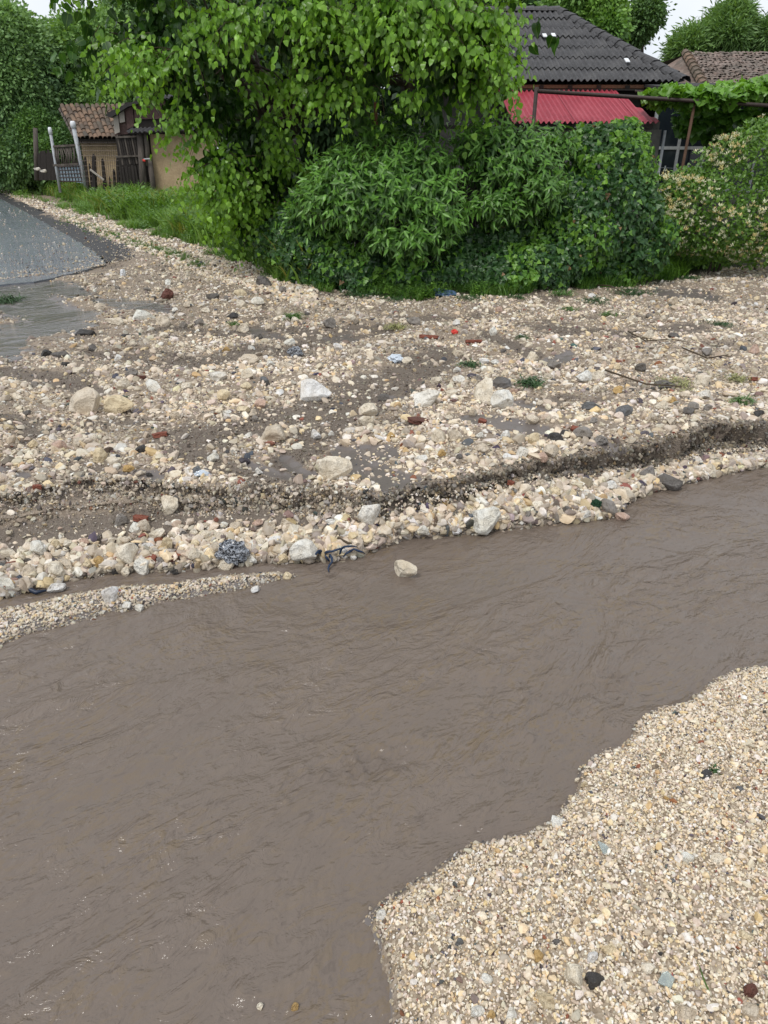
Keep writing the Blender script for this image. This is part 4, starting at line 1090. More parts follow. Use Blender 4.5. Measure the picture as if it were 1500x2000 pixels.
def weed(u, v, wpx, label, mat, n=70, hgt=.05, ln=.12, dirn=None):
    p = flat_z(u, v); s = wpx*m_per_px(p)*.5; bl = []
    for k in range(n):
        q = p+Vector((random.gauss(0, s*.45), random.gauss(0, s*.45), random.uniform(0, hgt*.4)))
        a = random.uniform(0, 6.28) if dirn is None else dirn+random.gauss(0, .35)
        d = Vector((math.cos(a), math.sin(a), random.uniform(.1, .9)))*ln*random.uniform(.4, 1)/4; pts = [q]
        for j in range(4):
            pts.append(pts[-1]+d); d = d+Vector((random.uniform(-.3, .3)*ln/4, random.uniform(-.3, .3)*ln/4, -ln*.10))
            if pts[-1].z < p.z+.003: pts[-1].z = p.z+.003+random.random()*.01
        bl.append(pts)
    return tag(blade_mesh('weed_clump', bl, None, .0055).build('weed_clump', mat, org=p), label, 'weeds')
WD = [(572, 622, 34, 'pale green grass tuft washed up on the upper deposit', G_MID, 90, .09), (775, 642, 40, 'straw-coloured grass tuft by the muddy streak', G_STRAW, 90, .07),
      (1036, 752, 46, 'dark green weed behind the bright white rock', G_DARK, 120, .09), (916, 716, 36, 'green weeds left of the brown-stained rock', G_DARK, 70, .06),
      (1318, 752, 80, 'long straw-green weed stems trailing at the right', G_STRAW, 110, .05), (1405, 636, 50, 'green sprig at the far right of the deposit', G_DARK, 90, .05),
      (1190, 616, 36, 'small green sprig on the right deposit below the mud patch', G_MID, 70, .05), (1112, 606, 28, 'small bright weed left of the sprig on the right deposit', G_MID, 60, .05),
      (1235, 574, 90, 'wide flattened grass clump left of the smooth mud patch', G_DARK, 220, .08), (1165, 590, 70, 'flattened green weeds before the hedge, right of centre', G_DARK, 150, .06),
      (1098, 576, 44, 'bright low weed clump before the hedge', G_MID, 110, .08), (705, 576, 80, 'flattened grass clump at the left foot of the hedge', G_DARK, 200, .08),
      (770, 586, 60, 'thin green grass clump at the middle foot of the hedge', G_DARK, 120, .05), (1450, 787, 36, 'bright green grass tuft above the right scarp', G_MID, 80, .05),
      (1435, 742, 50, 'straw-green weeds at the far right of the deposit', G_STRAW, 80, .05), (1020, 662, 24, 'tiny green weed on the upper deposit right of the bricks', G_DARK, 50, .04),
      (915, 584, 60, 'green weeds beside the pale blue plastic sheet', G_DARK, 110, .05), (455, 636, 20, 'tiny sprout among cobbles on the upper left deposit', G_MID, 40, .05),
      (15, 590, 50, 'dark green grass tuft at the left frame edge', G_DARK, 160, .14), (1345, 546, 50, 'low green weeds below the flowering shrub', G_DARK, 120, .08),
      (1008, 583, 40, 'dark weeds on the gravel before the ivy', G_DARK, 90, .05)]
for r in WD: weed(*r[:5], int(r[5]*1.5), .07, r[6]*1.7)
p = flat_z(1389, 1945); mb = blade_mesh('b', [[p, p+Vector((-.012, .02, .022)), p+Vector((-.022, .035, .05)), p+Vector((-.03, .045, .06))]], None, .004)
tag(mb.build('grass_blade', G_MID), 'single green grass blade lying on the near gravel bank', 'grass blade')
p = flat_z(1385, 1510); tag(weed(1396, 1506, 16, 'little green weed on the black stone of the near bank', G_DARK, 30, .015, .02), None)
for k, (pp, lab) in enumerate([([(1225, 655), (1260, 672), (1310, 668), (1340, 676)], 'thin brown branch lying on the right deposit'), ([(1180, 735), (1260, 762), (1330, 765)], 'thin twig trailing right of the slate slab'),
        ([(1150, 560), (1190, 566), (1225, 580), (1232, 588)], 'curved brown twig before the hedge at right'), ([(1330, 690), (1380, 705), (1420, 702)], 'dark twig at the far right of the deposit'),
        ([(660, 1060), (680, 1074), (730, 1078)], 'straw stem sticking out over the water by the rag')]):
    mb = MB(); q = [flat_z(*a)+Vector((0, 0, .02+random.random()*.03)) for a in pp]; mb.tube(q, [.007, .006, .004, .002][:len(q)], 6)
    tag(mb.build('twig', M['twig'], smooth=True), lab, 'twig')

# ================================================================== FOLIAGE
def leaf_shape(name, prof, mat, fold=.18, curl=.25, wave=0, seed=0):
    rg = random.Random(seed); vs = []; fs = []
    for i, (t, w_) in enumerate(prof):
        z = -curl*max(t, 0)**2 + wave*math.sin(t*7+seed)*.05
        vs += [(-w_, t, z+fold*w_*rg.uniform(.7, 1.3)), (0, t if i else 0.0, z), (w_, t, z+fold*w_*rg.uniform(.7, 1.3))]
    for i in range(len(prof)-1):
        a = 3*i; fs += [(a, a+1, a+4, a+3), (a+1, a+2, a+5, a+4)]
    me = bpy.data.meshes.new(name); me.from_pydata(vs, [], fs); me.update(); me.materials.append(mat); me.shade_smooth(); return me
HEART = [(-.08, .14), (-.03, .28), (.12, .39), (.32, .40), (.55, .31), (.75, .18), (.9, .06), (1.0, .004)]
LANCE = [(0, .02), (.15, .10), (.4, .15), (.65, .12), (.85, .05), (1, .004)]
IVY = [(-.12, .15), (.0, .46), (.16, .52), (.27, .30), (.42, .34), (.6, .22), (.85, .09), (1, .004)]
OVAL = [(0, .03), (.2, .24), (.5, .31), (.8, .20), (1, .02)]
GRAPE = [(-.15, .22), (-.05, .52), (.15, .60), (.27, .42), (.42, .62), (.55, .36), (.7, .30), (.88, .12), (1, .01)]
def shapes(name, prof, fold, curl, n=4, key=''):
    sets = []
    for mat in ('leaf_i', 'leaf'):
        sets.append([leaf_shape('leaf', prof, M[mat], fold*(.5+.4*k), curl*(.4+.5*k), 1, k) for k in range(n)])
    return proto_coll(name, sets[0]), sets[1]
LF = {'heart': shapes('heart_leaf', HEART, .16, .22), 'lance': shapes('lance_leaf', LANCE, .30, .30), 'ivy': shapes('ivy_leaf', IVY, .14, .12),
      'oval': shapes('oval_leaf', OVAL, .25, .18), 'grape': shapes('vine_leaf', GRAPE, .12, .15)}
class Ell:
    def __init__(s, u, v, Y, ru, rv, ry):
        s.c = np.array(pt(u, v, Y)); k = m_per_px(s.c); s.r = np.array([ru*k, ry, rv*k*1.05])
def on_ells(E, n, front=.0):
    """random points on the outside of a union of ellipsoids, with outward normals"""
    A = np.array([e.r[0]*e.r[2]+e.r[0]*e.r[1]+e.r[1]*e.r[2] for e in E]); k = RNG.choice(len(E), n, p=A/A.sum())
    d = norm(RNG.normal(size=(n, 3))); flip = (d[:, 1] > front); d[flip & (RNG.random(n) < .72), 1] *= -1
    cs = np.array([e.c for e in E]); rs = np.array([e.r for e in E])
    P = cs[k]+d*rs[k]; Nn = norm(d/rs[k])
    ins = np.zeros(n, bool)
    for j, e in enumerate(E): ins |= (k != j) & ((((P-e.c)/e.r)**2).sum(1) < .86)
    return P[~ins], Nn[~ins]
def pick_objects(P, rot, scl, tint, vid, meshes, parent, count, name='leaf', facing=None):
    """turn the most visible leaves into parts of their own; returns mask of the rest"""
    U, V = proj(P[:, 0], P[:, 1], P[:, 2])
    vis = (U > 5) & (U < 1495) & (V > 5) & (V < 620)
    dep = P[:, 1]*CP-(P[:, 2]-CAMH)*SP
    # hidden ones drop out: keep the nearest in every small cell of the picture
    cell = (U//14).astype(int)*1000+(V//14).astype(int)
    order = np.lexsort((dep, cell)); first = np.zeros(len(P), bool); last = None
    for i in order:
        if cell[i] != last: first[i] = True; last = cell[i]
    cand = np.where(vis & first)[0]
    size = scl[cand, 1]/dep[cand]; cand = cand[np.argsort(-size)][:count*2]
    cand = RNG.permutation(cand)[:count]
    for i in cand:
        o = bpy.data.objects.new(name, meshes[vid[i]]); link(o, parent, P[i]); o.rotation_euler = rot[i]; o.scale = scl[i]; o.color = (*tint[i], 1)
    rest = np.ones(len(P), bool); rest[cand] = False; return rest
def leaves(kind, P, d, n, size, tint, parent, objs=280, name='foliage', org=None):
    rot = leaf_rot(d, n); scl = np.repeat(size[:, None], 3, 1)*np.stack([RNG.uniform(.85, 1.12, len(P)), np.ones(len(P)), np.ones(len(P))], -1)
    vid = RNG.integers(0, 4, len(P)); coll, ms = LF[kind]
    if objs:
        r_ = pick_objects(P, rot, scl, tint, vid, ms, parent, objs); P, rot, scl, tint, vid = P[r_], rot[r_], scl[r_], tint[r_], vid[r_]
    return scatter(name, coll, P, rot, scl, tint, vid, parent, wl(parent) if parent else None)
def mixtint(n, a, b, t, var=.1):
    a = np.array(a); b = np.array(b); t = np.asarray(t)[:, None]
    return np.clip((a*(1-t)+b*t)*(1+RNG.normal(0, var, (n, 1))), .003, .6)
def shoots(P0, D0, ln, step, gravity, jit, k_leaves, droop_out=.0):
    """grow shoots; returns leaf bases, shoot directions, side sign, age along shoot, polylines"""
    n = len(P0); p = P0.copy(); d = norm(D0); pos = []; dirs = []; age = []; pl = [p.copy()]
    for j in range(k_leaves):
        p = p+d*(ln/k_leaves)[:, None]; pos.append(p.copy()); dirs.append(d.copy()); age.append(np.full(n, (j+1)/k_leaves)); pl.append(p.copy())
        d = norm(d+np.array([0, 0, -gravity])/k_leaves*2+RNG.normal(0, jit, (n, 3)))
    return np.concatenate(pos), np.concatenate(dirs), np.concatenate(age), np.stack(pl, 1)
def twigs_mesh(PL, rad, cap=900):
    mb = MB(); idx = RNG.permutation(len(PL))[:cap]
    for i in idx:
        q = PL[i][::2] if PL.shape[1] > 4 else PL[i]
        mb.tube([Vector(a) for a in q], [rad*(1-.75*k/(len(q)-1)) for k in range(len(q))], 3)
    return mb

# ---- the mulberry tree that fills the top of the picture
base = Vector(at(560, 500, TOP)); base.y = 11.2; base.x = -1.5; base.z = TOP
tree = thing('mulberry_tree', 'large leafy mulberry tree with drooping branches of heart-shaped leaves over the hedge', 'tree', base)
TE = [Ell(405, 210, 9.9, 82, 105, .8), Ell(450, 320, 10.1, 80, 100, .7), Ell(505, 400, 10.3, 80, 60, .6), Ell(290, 100, 9.9, 62, 66, .7), Ell(410, 90, 9.6, 170, 130, .9),
      Ell(590, 50, 9.4, 190, 120, 1.0), Ell(800, 50, 9.3, 190, 120, 1.0), Ell(915, 105, 9.2, 80, 90, .7), Ell(700, 170, 9.3, 140, 65, .6), Ell(840, 175, 9.2, 110, 50, .6),
      Ell(500, 260, 10.2, 90, 90, .6), Ell(640, -130, 10, 420, 140, 1.8), Ell(330, -120, 10.4, 230, 130, 1.2), Ell(920, -90, 9.8, 110, 110, 1.0), Ell(965, 60, 9.3, 40, 60, .4),
      Ell(220, 80, 9.9, 30, 50, .35), Ell(560, 330, 10.6, 90, 90, .5), Ell(965, 150, 9.3, 30, 45, .35)]
mb = MB()
def limb(a, b, r0, r1, sag=.2, n=7):
    a = Vector(a); b = Vector(b); pts = []
    for k in range(n+1):
        t = k/n; p = a.lerp(b, t)+Vector((math.sin(t*5+a.x)*.06, math.cos(t*4+b.x)*.06, sag*math.sin(t*math.pi))); pts.append(p)
    mb.tube(pts, [r0+(r1-r0)*k/n for k in range(n+1)], 8); return pts
fork = base+Vector((.15, -.1, 1.6)); limb(base-Vector((0, 0, .1)), fork, .24, .17, 0)
mb.build('trunk', M['bark'], tree, True, org=base)
for e in TE[:16]:
    mb = MB(); c = Vector(e.c)+Vector((0, .25, 0)); limb(fork, c, .085, .02, .35, 9)
    for k in range(4):
        d = Vector(norm(RNG.normal(size=3))*e.r*.9); limb(c.lerp(fork, .15), c+d, .022, .006, .08, 4)
    mb.build('branch', M['bark'], tree, True, org=fork)
# outer drooping shoots
P0, N0 = on_ells(TE, 7600)
keep = fbm(P0[:, 0]*1.6+P0[:, 1], P0[:, 2]*2.0, 3, 101) > -.02
P0, N0 = P0[keep], N0[keep]; P0 = P0-N0*RNG.uniform(.25, .5, (len(P0), 1))
D0 = norm(N0*np.array([1, 1, .4])+np.array([0, -.15, .05])+RNG.normal(0, .35, (len(P0), 3)))
P, D, A, PL = shoots(P0, D0, RNG.uniform(.3, .75, len(P0)), .05, .55, .10, 9)
side = np.where(RNG.random(len(P)) < .5, -1, 1)[:, None]; lat = norm(np.cross(D, [0, 0, 1])+1e-6)
ld = norm(D*.35+lat*side*.6+np.array([0, -.1, -.85])+RNG.normal(0, .34, (len(P), 3)))
ln_ = norm(np.array([0, -.55, .5])+D*.3+lat*side*.6+RNG.normal(0, .55, (len(P), 3)))
P = P+ld*.03+lat*side*.02
U_, V_ = proj(P[:, 0], P[:, 1], P[:, 2])
hgt = sstep(1.2, 3.6, P[:, 2]); lit = np.clip(.55*A+.45*RNG.random(len(P)), 0, 1)
tint = mixtint(len(P), (.075, .20, .022), (.26, .48, .05), lit, .16)
leaves('heart', P, ld, ln_, RNG.uniform(.048, .110, len(P))*(1-.3*A), tint, tree, 290)
tw = twigs_mesh(PL, .006, 1000).build('twigs', M['twig'], tree, org=base); tw['kind'] = 'stuff'
# inner leaves that close the crown, tinted darker to paint its interior shade
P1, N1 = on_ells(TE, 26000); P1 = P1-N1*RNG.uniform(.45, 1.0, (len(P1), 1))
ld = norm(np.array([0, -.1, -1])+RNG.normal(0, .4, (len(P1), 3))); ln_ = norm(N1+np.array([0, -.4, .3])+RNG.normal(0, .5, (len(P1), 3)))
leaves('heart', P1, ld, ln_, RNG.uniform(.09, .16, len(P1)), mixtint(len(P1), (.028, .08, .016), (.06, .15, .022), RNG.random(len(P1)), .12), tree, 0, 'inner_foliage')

# ---- shrubs with hanging lance-shaped leaves
def lance_shrub(E, label, base, n, size, ta, tb, objs=280, up=.6, grav=.9, core=5000):
    t = thing('shrub', label, 'shrub', base)
    P0, N0 = on_ells(E, n); P0 = P0-N0*.2
    ok = P0[:, 2] > base.z; P0, N0 = P0[ok], N0[ok]
    D0 = norm(N0*np.array([1, 1, .6])+np.array([0, -.1, up])+RNG.normal(0, .3, (len(P0), 3)))
    P, D, A, PL = shoots(P0, D0, RNG.uniform(.14, .34, len(P0)), .04, .2, .08, 8)
    ph = RNG.uniform(0, 6.28, len(P)); e1 = norm(np.cross(D, [.3, .9, .1])); e2 = np.cross(D, e1)
    rad = e1*np.cos(ph)[:, None]+e2*np.sin(ph)[:, None]
    ld = norm(rad*.8+D*(.15+.75*A[:, None]**2)+np.array([0, -.05, -grav])*(1-.6*A[:, None]**2)+RNG.normal(0, .15, (len(P), 3)))
    ln_ = norm(D*.9+rad*.25+np.array([0, -.35, .35])+RNG.normal(0, .2, (len(P), 3)))
    tint = mixtint(len(P), ta, tb, np.clip(A**3*.75+.25*RNG.random(len(P)), 0, 1), .12)
    leaves('lance', P, ld, ln_, RNG.uniform(.75, 1.2, len(P))*size*(1-.35*A**2), tint, t, objs)
    tw = twigs_mesh(PL, .004, 700).build('twigs', M['twig'], t, org=base); tw['kind'] = 'stuff'
    P1, N1 = on_ells(E, core); P1 = P1-N1*RNG.uniform(.08, .4, (len(P1), 1)); ok = P1[:, 2] > base.z-.05; P1, N1 = P1[ok], N1[ok]
    leaves('lance', P1, norm(RNG.normal(0, .5, (len(P1), 3))+np.array([0, -.2, -.8])), norm(N1+RNG.normal(0, .5, (len(P1), 3))), RNG.uniform(.8, 1.3, len(P1))*size,
           mixtint(len(P1), tuple(q*.6 for q in ta), ta, RNG.random(len(P1)), .1), t, 0, 'inner_foliage')  # core leaves in a darker tint, painting the shade inside the shrub
    for k in range(5):
        global mb
        mb = MB(); e = E[k % len(E)]; limb(base+Vector((random.uniform(-.2, .2), random.uniform(-.1, .1), -.05)), Vector(e.c)+Vector((0, .1, 0)), .03, .01, .05, 5); mb.build('stem', M['bark'], t, True, org=base)
    return t
S1 = [Ell(745, 390, 8.95, 150, 80, .62), Ell(800, 325, 9.2, 90, 50, .5), Ell(680, 345, 9.2, 70, 45, .5), Ell(850, 415, 8.85, 60, 70, .5), Ell(800, 470, 8.75, 80, 40, .4), Ell(620, 410, 9.2, 55, 45, .4), Ell(735, 270, 9.6, 30, 35, .3)]
lance_shrub(S1, 'broad rounded shrub with hanging lance-shaped leaves in the middle of the hedge', Vector((.05, 9.5, TOP)), 1500, .135, (.05, .14, .032), (.16, .36, .05))
S2 = [Ell(990, 330, 9.2, 80, 75, .5), Ell(990, 285, 9.4, 50, 30, .45), Ell(930, 290, 9.5, 50, 45, .4), Ell(1050, 370, 9.05, 50, 55, .45), Ell(970, 400, 9.05, 55, 45, .4), Ell(1080, 290, 9.5, 30, 18, .3)]
lance_shrub(S2, 'taller shrub with lance-shaped leaves between the tree and the ivy mound', Vector((1.9, 9.6, TOP)), 1150, .13, (.045, .13, .03), (.14, .32, .045))
# ---- ivy
def ivy(E, label, base, n, objs, bright=.22, size=.075, name='ivy', cat='ivy'):
    t = thing(name, label, cat, base)
    P, N_ = on_ells(E, n); ok = P[:, 2] > TOP-.02; P, N_ = P[ok], N_[ok]
    P = P-N_*(RNG.random((len(P), 1))**1.5*.22)+N_*.20*fbm(P[:, 0]*3.5, P[:, 2]*3.5, 4, 111)[:, None]
    ld = norm(np.array([0, -.1, -.85])+RNG.normal(0, .5, (len(P), 3))); ln_ = norm(N_*.8+np.array([0, -.35, .5])+RNG.normal(0, .33, (len(P), 3)))
    young = (fbm(P[:, 0]*3.2, P[:, 2]*3.2, 2, 112) > .12) & (RNG.random(len(P)) < bright*2.2) | (RNG.random(len(P)) < .05)
    tint = mixtint(len(P), (.028, .09, .03), (.07, .165, .042), RNG.random(len(P)), .15)
    tint = np.where(young[:, None], mixtint(len(P), (.11, .27, .035), (.20, .38, .05), RNG.random(len(P)), .1), tint)
    dead = RNG.random(len(P)) < .006; tint[dead] = (.30, .17, .09)
    P = P+N_*np.where(young, .03, 0)[:, None]
    leaves('ivy', P, ld, ln_, RNG.uniform(.55, 1.2, len(P))*size, tint, t, objs)
    mb = MB()
    for k in range(14):
        e = E[k % len(E)]; a = Vector(e.c)+Vector((random.uniform(-1, 1)*e.r[0]*.6, -.1, 0)); a.z = TOP; b = a+Vector((random.uniform(-.2, .2), .15, e.r[2]*1.2))
        mb.tube([a, a.lerp(b, .5)+Vector((.05, 0, 0)), b], [.018, .014, .006], 5)
    st = mb.build('stems', M['bark'], t, True, org=base); st['kind'] = 'stuff'
    return t
ivy([Ell(1180, 365, 9.6, 88, 115, .55), Ell(1200, 440, 9.4, 95, 110, .6), Ell(1130, 440, 9.35, 90, 100, .6), Ell(1240, 340, 9.7, 42, 75, .4), Ell(1145, 275, 9.8, 45, 30, .4), Ell(1215, 270, 9.8, 35, 25, .3), Ell(1240, 480, 9.4, 60, 60, .5)],
    'tall dense mound of dark ivy with yellow-green new leaves under the red roof', Vector((3.1, 9.7, TOP)), 21000, 290, size=.064)
ivy([Ell(620, 490, 9.4, 75, 70, .5), Ell(700, 520, 9.1, 90, 55, .5), Ell(590, 440, 9.8, 50, 60, .4), Ell(560, 470, 9.9, 50, 50, .4), Ell(760, 270, 9.9, 55, 45, .35), Ell(690, 300, 9.9, 50, 40, .35)],
    'ivy and bindweed tangle at the left end of the hedge under the tree', Vector((-.9, 9.6, TOP)), 12500, 250, size=.066)
ivy([Ell(830, 530, 9.0, 120, 35, .4), Ell(960, 525, 9.0, 120, 38, .4), Ell(1060, 515, 9.05, 90, 50, .45), Ell(900, 480, 9.3, 90, 40, .3), Ell(1000, 475, 9.3, 90, 50, .35)],
    'low carpet of ivy covering the middle foot of the hedge', Vector((1.2, 9.2, TOP)), 17500, 250, size=.064)
# ---- flowering honeysuckle at the right
hb = Vector((5.2, 10.4, TOP)); hs = thing('honeysuckle_shrub', 'large honeysuckle shrub covered in cream and yellow flowers at the right edge', 'shrub', hb)
HE = [Ell(1400, 420, 10.1, 120, 85, .7), Ell(1330, 385, 10.3, 60, 55, .5), Ell(1470, 350, 10.3, 100, 100, .7), Ell(1520, 440, 10.1, 110, 80, .7), Ell(1400, 345, 10.5, 70, 45, .5), Ell(1550, 300, 10.4, 90, 80, .6), Ell(1320, 440, 10.1, 50, 55, .5)]
P, N_ = on_ells(HE, 30000); ok = P[:, 2] > TOP+.12; P, N_ = P[ok], N_[ok]
lump = fbm(P[:, 0]*4+P[:, 1]*2, P[:, 2]*4, 3, 121); P = P+N_*(.13*lump)[:, None]-N_*(RNG.random((len(P), 1))**1.6*.25)
ld = norm(RNG.normal(0, .6, (len(P), 3))+N_*.6+np.array([0, 0, .1])); ln_ = norm(np.array([0, -.3, .8])+N_*.4+RNG.normal(0, .35, (len(P), 3)))
leaves('oval', P, ld, ln_, RNG.uniform(.035, .065, len(P)), mixtint(len(P), (.08, .18, .03), (.21, .37, .06), RNG.random(len(P))*.8+.2*(lump > .1), .14), hs, 200)
def flower_mesh(k):
    rg = random.Random(k); mb = MB()
    for j in range(7):
        a = j*2.4+rg.uniform(-.4, .4); d = Vector((math.cos(a), math.sin(a), rg.uniform(.3, 1.1))).normalized(); L_ = rg.uniform(.35, .55)
        side = d.cross(Vector((0, 0, 1))).normalized(); p0 = Vector((0, 0, 0)); p1 = d*L_*.6; p2 = d*L_+Vector((0, 0, .04)); p3 = p2+d*.08+Vector((0, 0, -.12))
        vs = []; 
        for p, w_ in ((p0, .015), (p1, .035), (p2, .10), (p3, .05)): vs += [p-side*w_, p+side*w_]
        mb.add(vs, [(0, 1, 3, 2), (2, 3, 5, 4), (4, 5, 7, 6)])
        q = p2+d*.10+Vector((0, 0, .10)); mb.add([p2-side*.05, p2+side*.05, q+side*.04, q-side*.04], [(0, 1, 2, 3)])
    return mb.mesh('flower', M['petal'])
FLO = proto_coll('flower_shape', [flower_mesh(k) for k in range(4)])
Pf, Nf = on_ells(HE, 3600); ok = (Pf[:, 2] > TOP+.2) & (fbm(Pf[:, 0]*3, Pf[:, 2]*3, 3, 122) > -.12); Pf, Nf = Pf[ok], Nf[ok]
lump = fbm(Pf[:, 0]*4+Pf[:, 1]*2, Pf[:, 2]*4, 3, 121); Pf = Pf+Nf*(.13*lump+.02)[:, None]
nf = len(Pf); yel = RNG.random(nf)
tf = np.where((yel < .45)[:, None], np.array([.74, .58, .27]), np.array([.78, .74, .52]))*(1+RNG.normal(0, .1, (nf, 1)))
scatter('flowers', FLO, Pf, RNG.uniform(-.7, .7, (nf, 3))*np.array([1, 1, 4.4]), np.repeat(RNG.uniform(.045, .085, (nf, 1)), 3, 1), np.clip(tf, 0, .8), RNG.integers(0, 4, nf), hs, hb)
mb = MB()
for k in range(18):
    a = hb+Vector((random.uniform(-1.0, 1.3), random.uniform(-.4, .3), -.05)); b = a+Vector((random.uniform(-.3, .3), random.uniform(-.3, .1), random.uniform(.6, 1.1))); mb.tube([a, a.lerp(b, .5)+Vector((.06, 0, 0)), b], [.016, .012, .006], 5)
st = mb.build('stems', M['bark'], hs, True, org=hb); st['kind'] = 'stuff'
# ---- grapevine over the pergola
vb = Vector(pt(1385, 300, 12.4)); vb.z = TOP; gv = thing('grapevine', 'grapevine with large bright leaves trained over the pipe pergola', 'vine', vb)
VE = [Ell(1300, 185, 12.0, 45, 18, .45), Ell(1380, 190, 12.0, 70, 20, .6), Ell(1470, 180, 12.2, 80, 24, .7), Ell(1560, 185, 12.3, 90, 30, .8), Ell(1440, 225, 12.3, 80, 24, .5), Ell(1345, 235, 12.3, 30, 30, .3), Ell(1500, 235, 12.3, 60, 30, .4), Ell(1400, 262, 12.5, 40, 18, .3)]
P, N_ = on_ells(VE, 3300); P = P-N_*(RNG.random((len(P), 1))*.15)
ld = norm(RNG.normal(0, .5, (len(P), 3))+np.array([0, -.3, -.45])); ln_ = norm(np.array([0, -.3, .8])+RNG.normal(0, .35, (len(P), 3)))
top_ = sstep(2.2, 2.6, P[:, 2])
leaves('grape', P, ld, ln_, RNG.uniform(.10, .17, len(P)), mixtint(len(P), (.07, .18, .028), (.20, .40, .05), np.clip(top_*.7+.3*RNG.random(len(P)), 0, 1), .12), gv, 260)
mb = MB(); mb.tube([vb-Vector((0, 0, .05)), vb+Vector((.05, 0, .9)), vb+Vector((-.05, -.1, 1.7)), Vector(VE[2].c)], [.04, .035, .03, .018], 7)
mb.build('stem', M['bark'], gv, True, org=vb)
# ---- trees far behind
def clump_mesh(k, n=26, ls=.30, wdt=.085, droop=.4):
    rg = random.Random(k*7+1); mb = MB()
    for j in range(n):
        p = Vector((rg.gauss(0, .28), rg.gauss(0, .28), rg.gauss(0, .28))); d = (p.normalized()+Vector((rg.uniform(-.6, .6), rg.uniform(-.6, .6), rg.uniform(-.5, .4)-droop))).normalized()
        s_ = d.cross(Vector((rg.uniform(-1, 1), rg.uniform(-1, 1), rg.uniform(-1, 1)))).normalized()*wdt; q = d*ls
        mb.add([p, p+q*.45+s_, p+q, p+q*.45-s_], [(0, 1, 2, 3)])
    return mb.mesh('leaf_clump', M['far_leaf'])
CLU = proto_coll('leaf_clump', [clump_mesh(k) for k in range(5)]); CLN = proto_coll('narrow_clump', [clump_mesh(k+9, 30, .42, .04, .3) for k in range(5)])
def far_tree(E, label, base, n, cs, ta, tb, group=None, coll=None, name='tree', hole=-.22, trunk=.16, inner=.35):
    t = thing(name, label, 'tree', base, group)
    P, N_ = on_ells(E, n); P = P-N_*(RNG.random((len(P), 1))**1.4*inner*2)
    k = fbm(P[:, 0]*.9+P[:, 1]*.6, P[:, 2]*.9, 3, int(base.x*7) % 90) ; kp = k > hole; P, N_, k = P[kp], N_[kp], k[kp]
    ok = P[:, 2] > 0; P, N_, k = P[ok], N_[ok], k[ok]; P = P+N_*(k*.35)[:, None]
    n = len(P); up_ = np.clip(N_[:, 2]*.5+.5, 0, 1)
    tint = mixtint(n, ta, tb, np.clip(.5*RNG.random(n)+.5*sstep(-.2, .3, k), 0, 1), .14)
    scatter('crown', coll or CLU, P, RNG.uniform(-.5, .5, (n, 3))*np.array([1, 1, 6]), np.repeat(RNG.uniform(.7, 1.3, (n, 1))*cs, 3, 1), tint, RNG.integers(0, 5, n), t, base)
    global mb
    mb = MB(); f = base.lerp(Vector(E[0].c), .55); limb(base-Vector((0, 0, .2)), f, trunk, trunk*.7, 0); mb.build('trunk', M['bark'], t, True, org=base)
    for e in E[:6]:
        mb = MB(); limb(f, Vector(e.c)+Vector((0, 0, e.r[2]*.3)), trunk*.5, .03, .2, 6); mb.build('branch', M['bark'], t, True, org=f)
    return t
GB = 'trees beyond the sheds'
def fb(u, Y): p = pt(u, 360, Y); return Vector((p.x, Y, TOP))
far_tree([Ell(40, 200, 31, 110, 130, 2.2), Ell(20, 95, 31, 60, 60, 2.2), Ell(-60, 150, 31, 110, 120, 2.4), Ell(90, 280, 30, 70, 55, 1.6), Ell(20, 300, 30, 70, 50, 1.5)], 'dark feathery tree at the far left above the road', fb(30, 32), 15580, 0.49, (.11, .21, .09), (.26, .42, .15), GB)
far_tree([Ell(175, 165, 33, 75, 90, 2), Ell(200, 100, 33, 75, 50, 2), Ell(150, 110, 34, 40, 45, 2), Ell(190, 230, 32, 60, 50, 1.6)], 'tall green tree directly behind the tiled shed', fb(180, 34), 12350, 0.49, (.11, .22, .08), (.27, .44, .13), GB)
far_tree([Ell(300, 120, 36, 90, 110, 2.2), Ell(340, 30, 36, 90, 80, 2), Ell(270, 90, 37, 70, 60, 2)], 'bluish green tree partly hidden behind the mulberry at left', fb(300, 37), 9880, 0.53, (.09, .18, .09), (.21, .34, .14), GB)
far_tree([Ell(-250, 120, 34, 180, 200, 3), Ell(-420, 150, 34, 180, 200, 3)], 'broad tree beyond the road outside the left frame edge', fb(-300, 35), 9500, 0.66, (.035, .085, .035), (.09, .18, .06))
far_tree([Ell(130, 300, 29, 45, 35, 1), Ell(85, 260, 29.5, 40, 50, 1)], 'bushy dark shrub behind the wattle fence', fb(120, 29.3), 4180, 0.33, (.06, .14, .045), (.16, .30, .07), name='bush')
GR = 'trees behind the houses'
far_tree([Ell(1140, 40, 25, 32, 24, 1.0), Ell(1165, 15, 25, 30, 26, 1.0), Ell(1060, 22, 25, 18, 6, .5), Ell(1110, 5, 25, 35, 24, 1.0), Ell(1185, 65, 24, 28, 12, .6)], 'bright green tree rising over the hip of the dark roof', fb(1150, 25), 4389, 0.40, (.10, .22, .05), (.24, .42, .08), GR, trunk=.12)
far_tree([Ell(1258, 30, 27, 14, 20, .6), Ell(1238, 60, 27, 16, 20, .6)], 'sparse dark tree with sky showing through right of the bright tree', fb(1250, 27), 1425, 0.36, (.06, .13, .05), (.13, .24, .07), GR, hole=.02, trunk=.10)
far_tree([Ell(1405, 80, 30, 30, 24, 1.2), Ell(1340, 106, 30, 30, 6, .9), Ell(1425, 45, 30, 12, 20, .8), Ell(1490, 80, 30, 36, 20, 1.2)], 'wide willow-like tree with wispy top behind the old tiled roof', fb(1420, 31), 5434, 0.53, (.10, .20, .07), (.22, .36, .11), GR, CLN, hole=-.12)
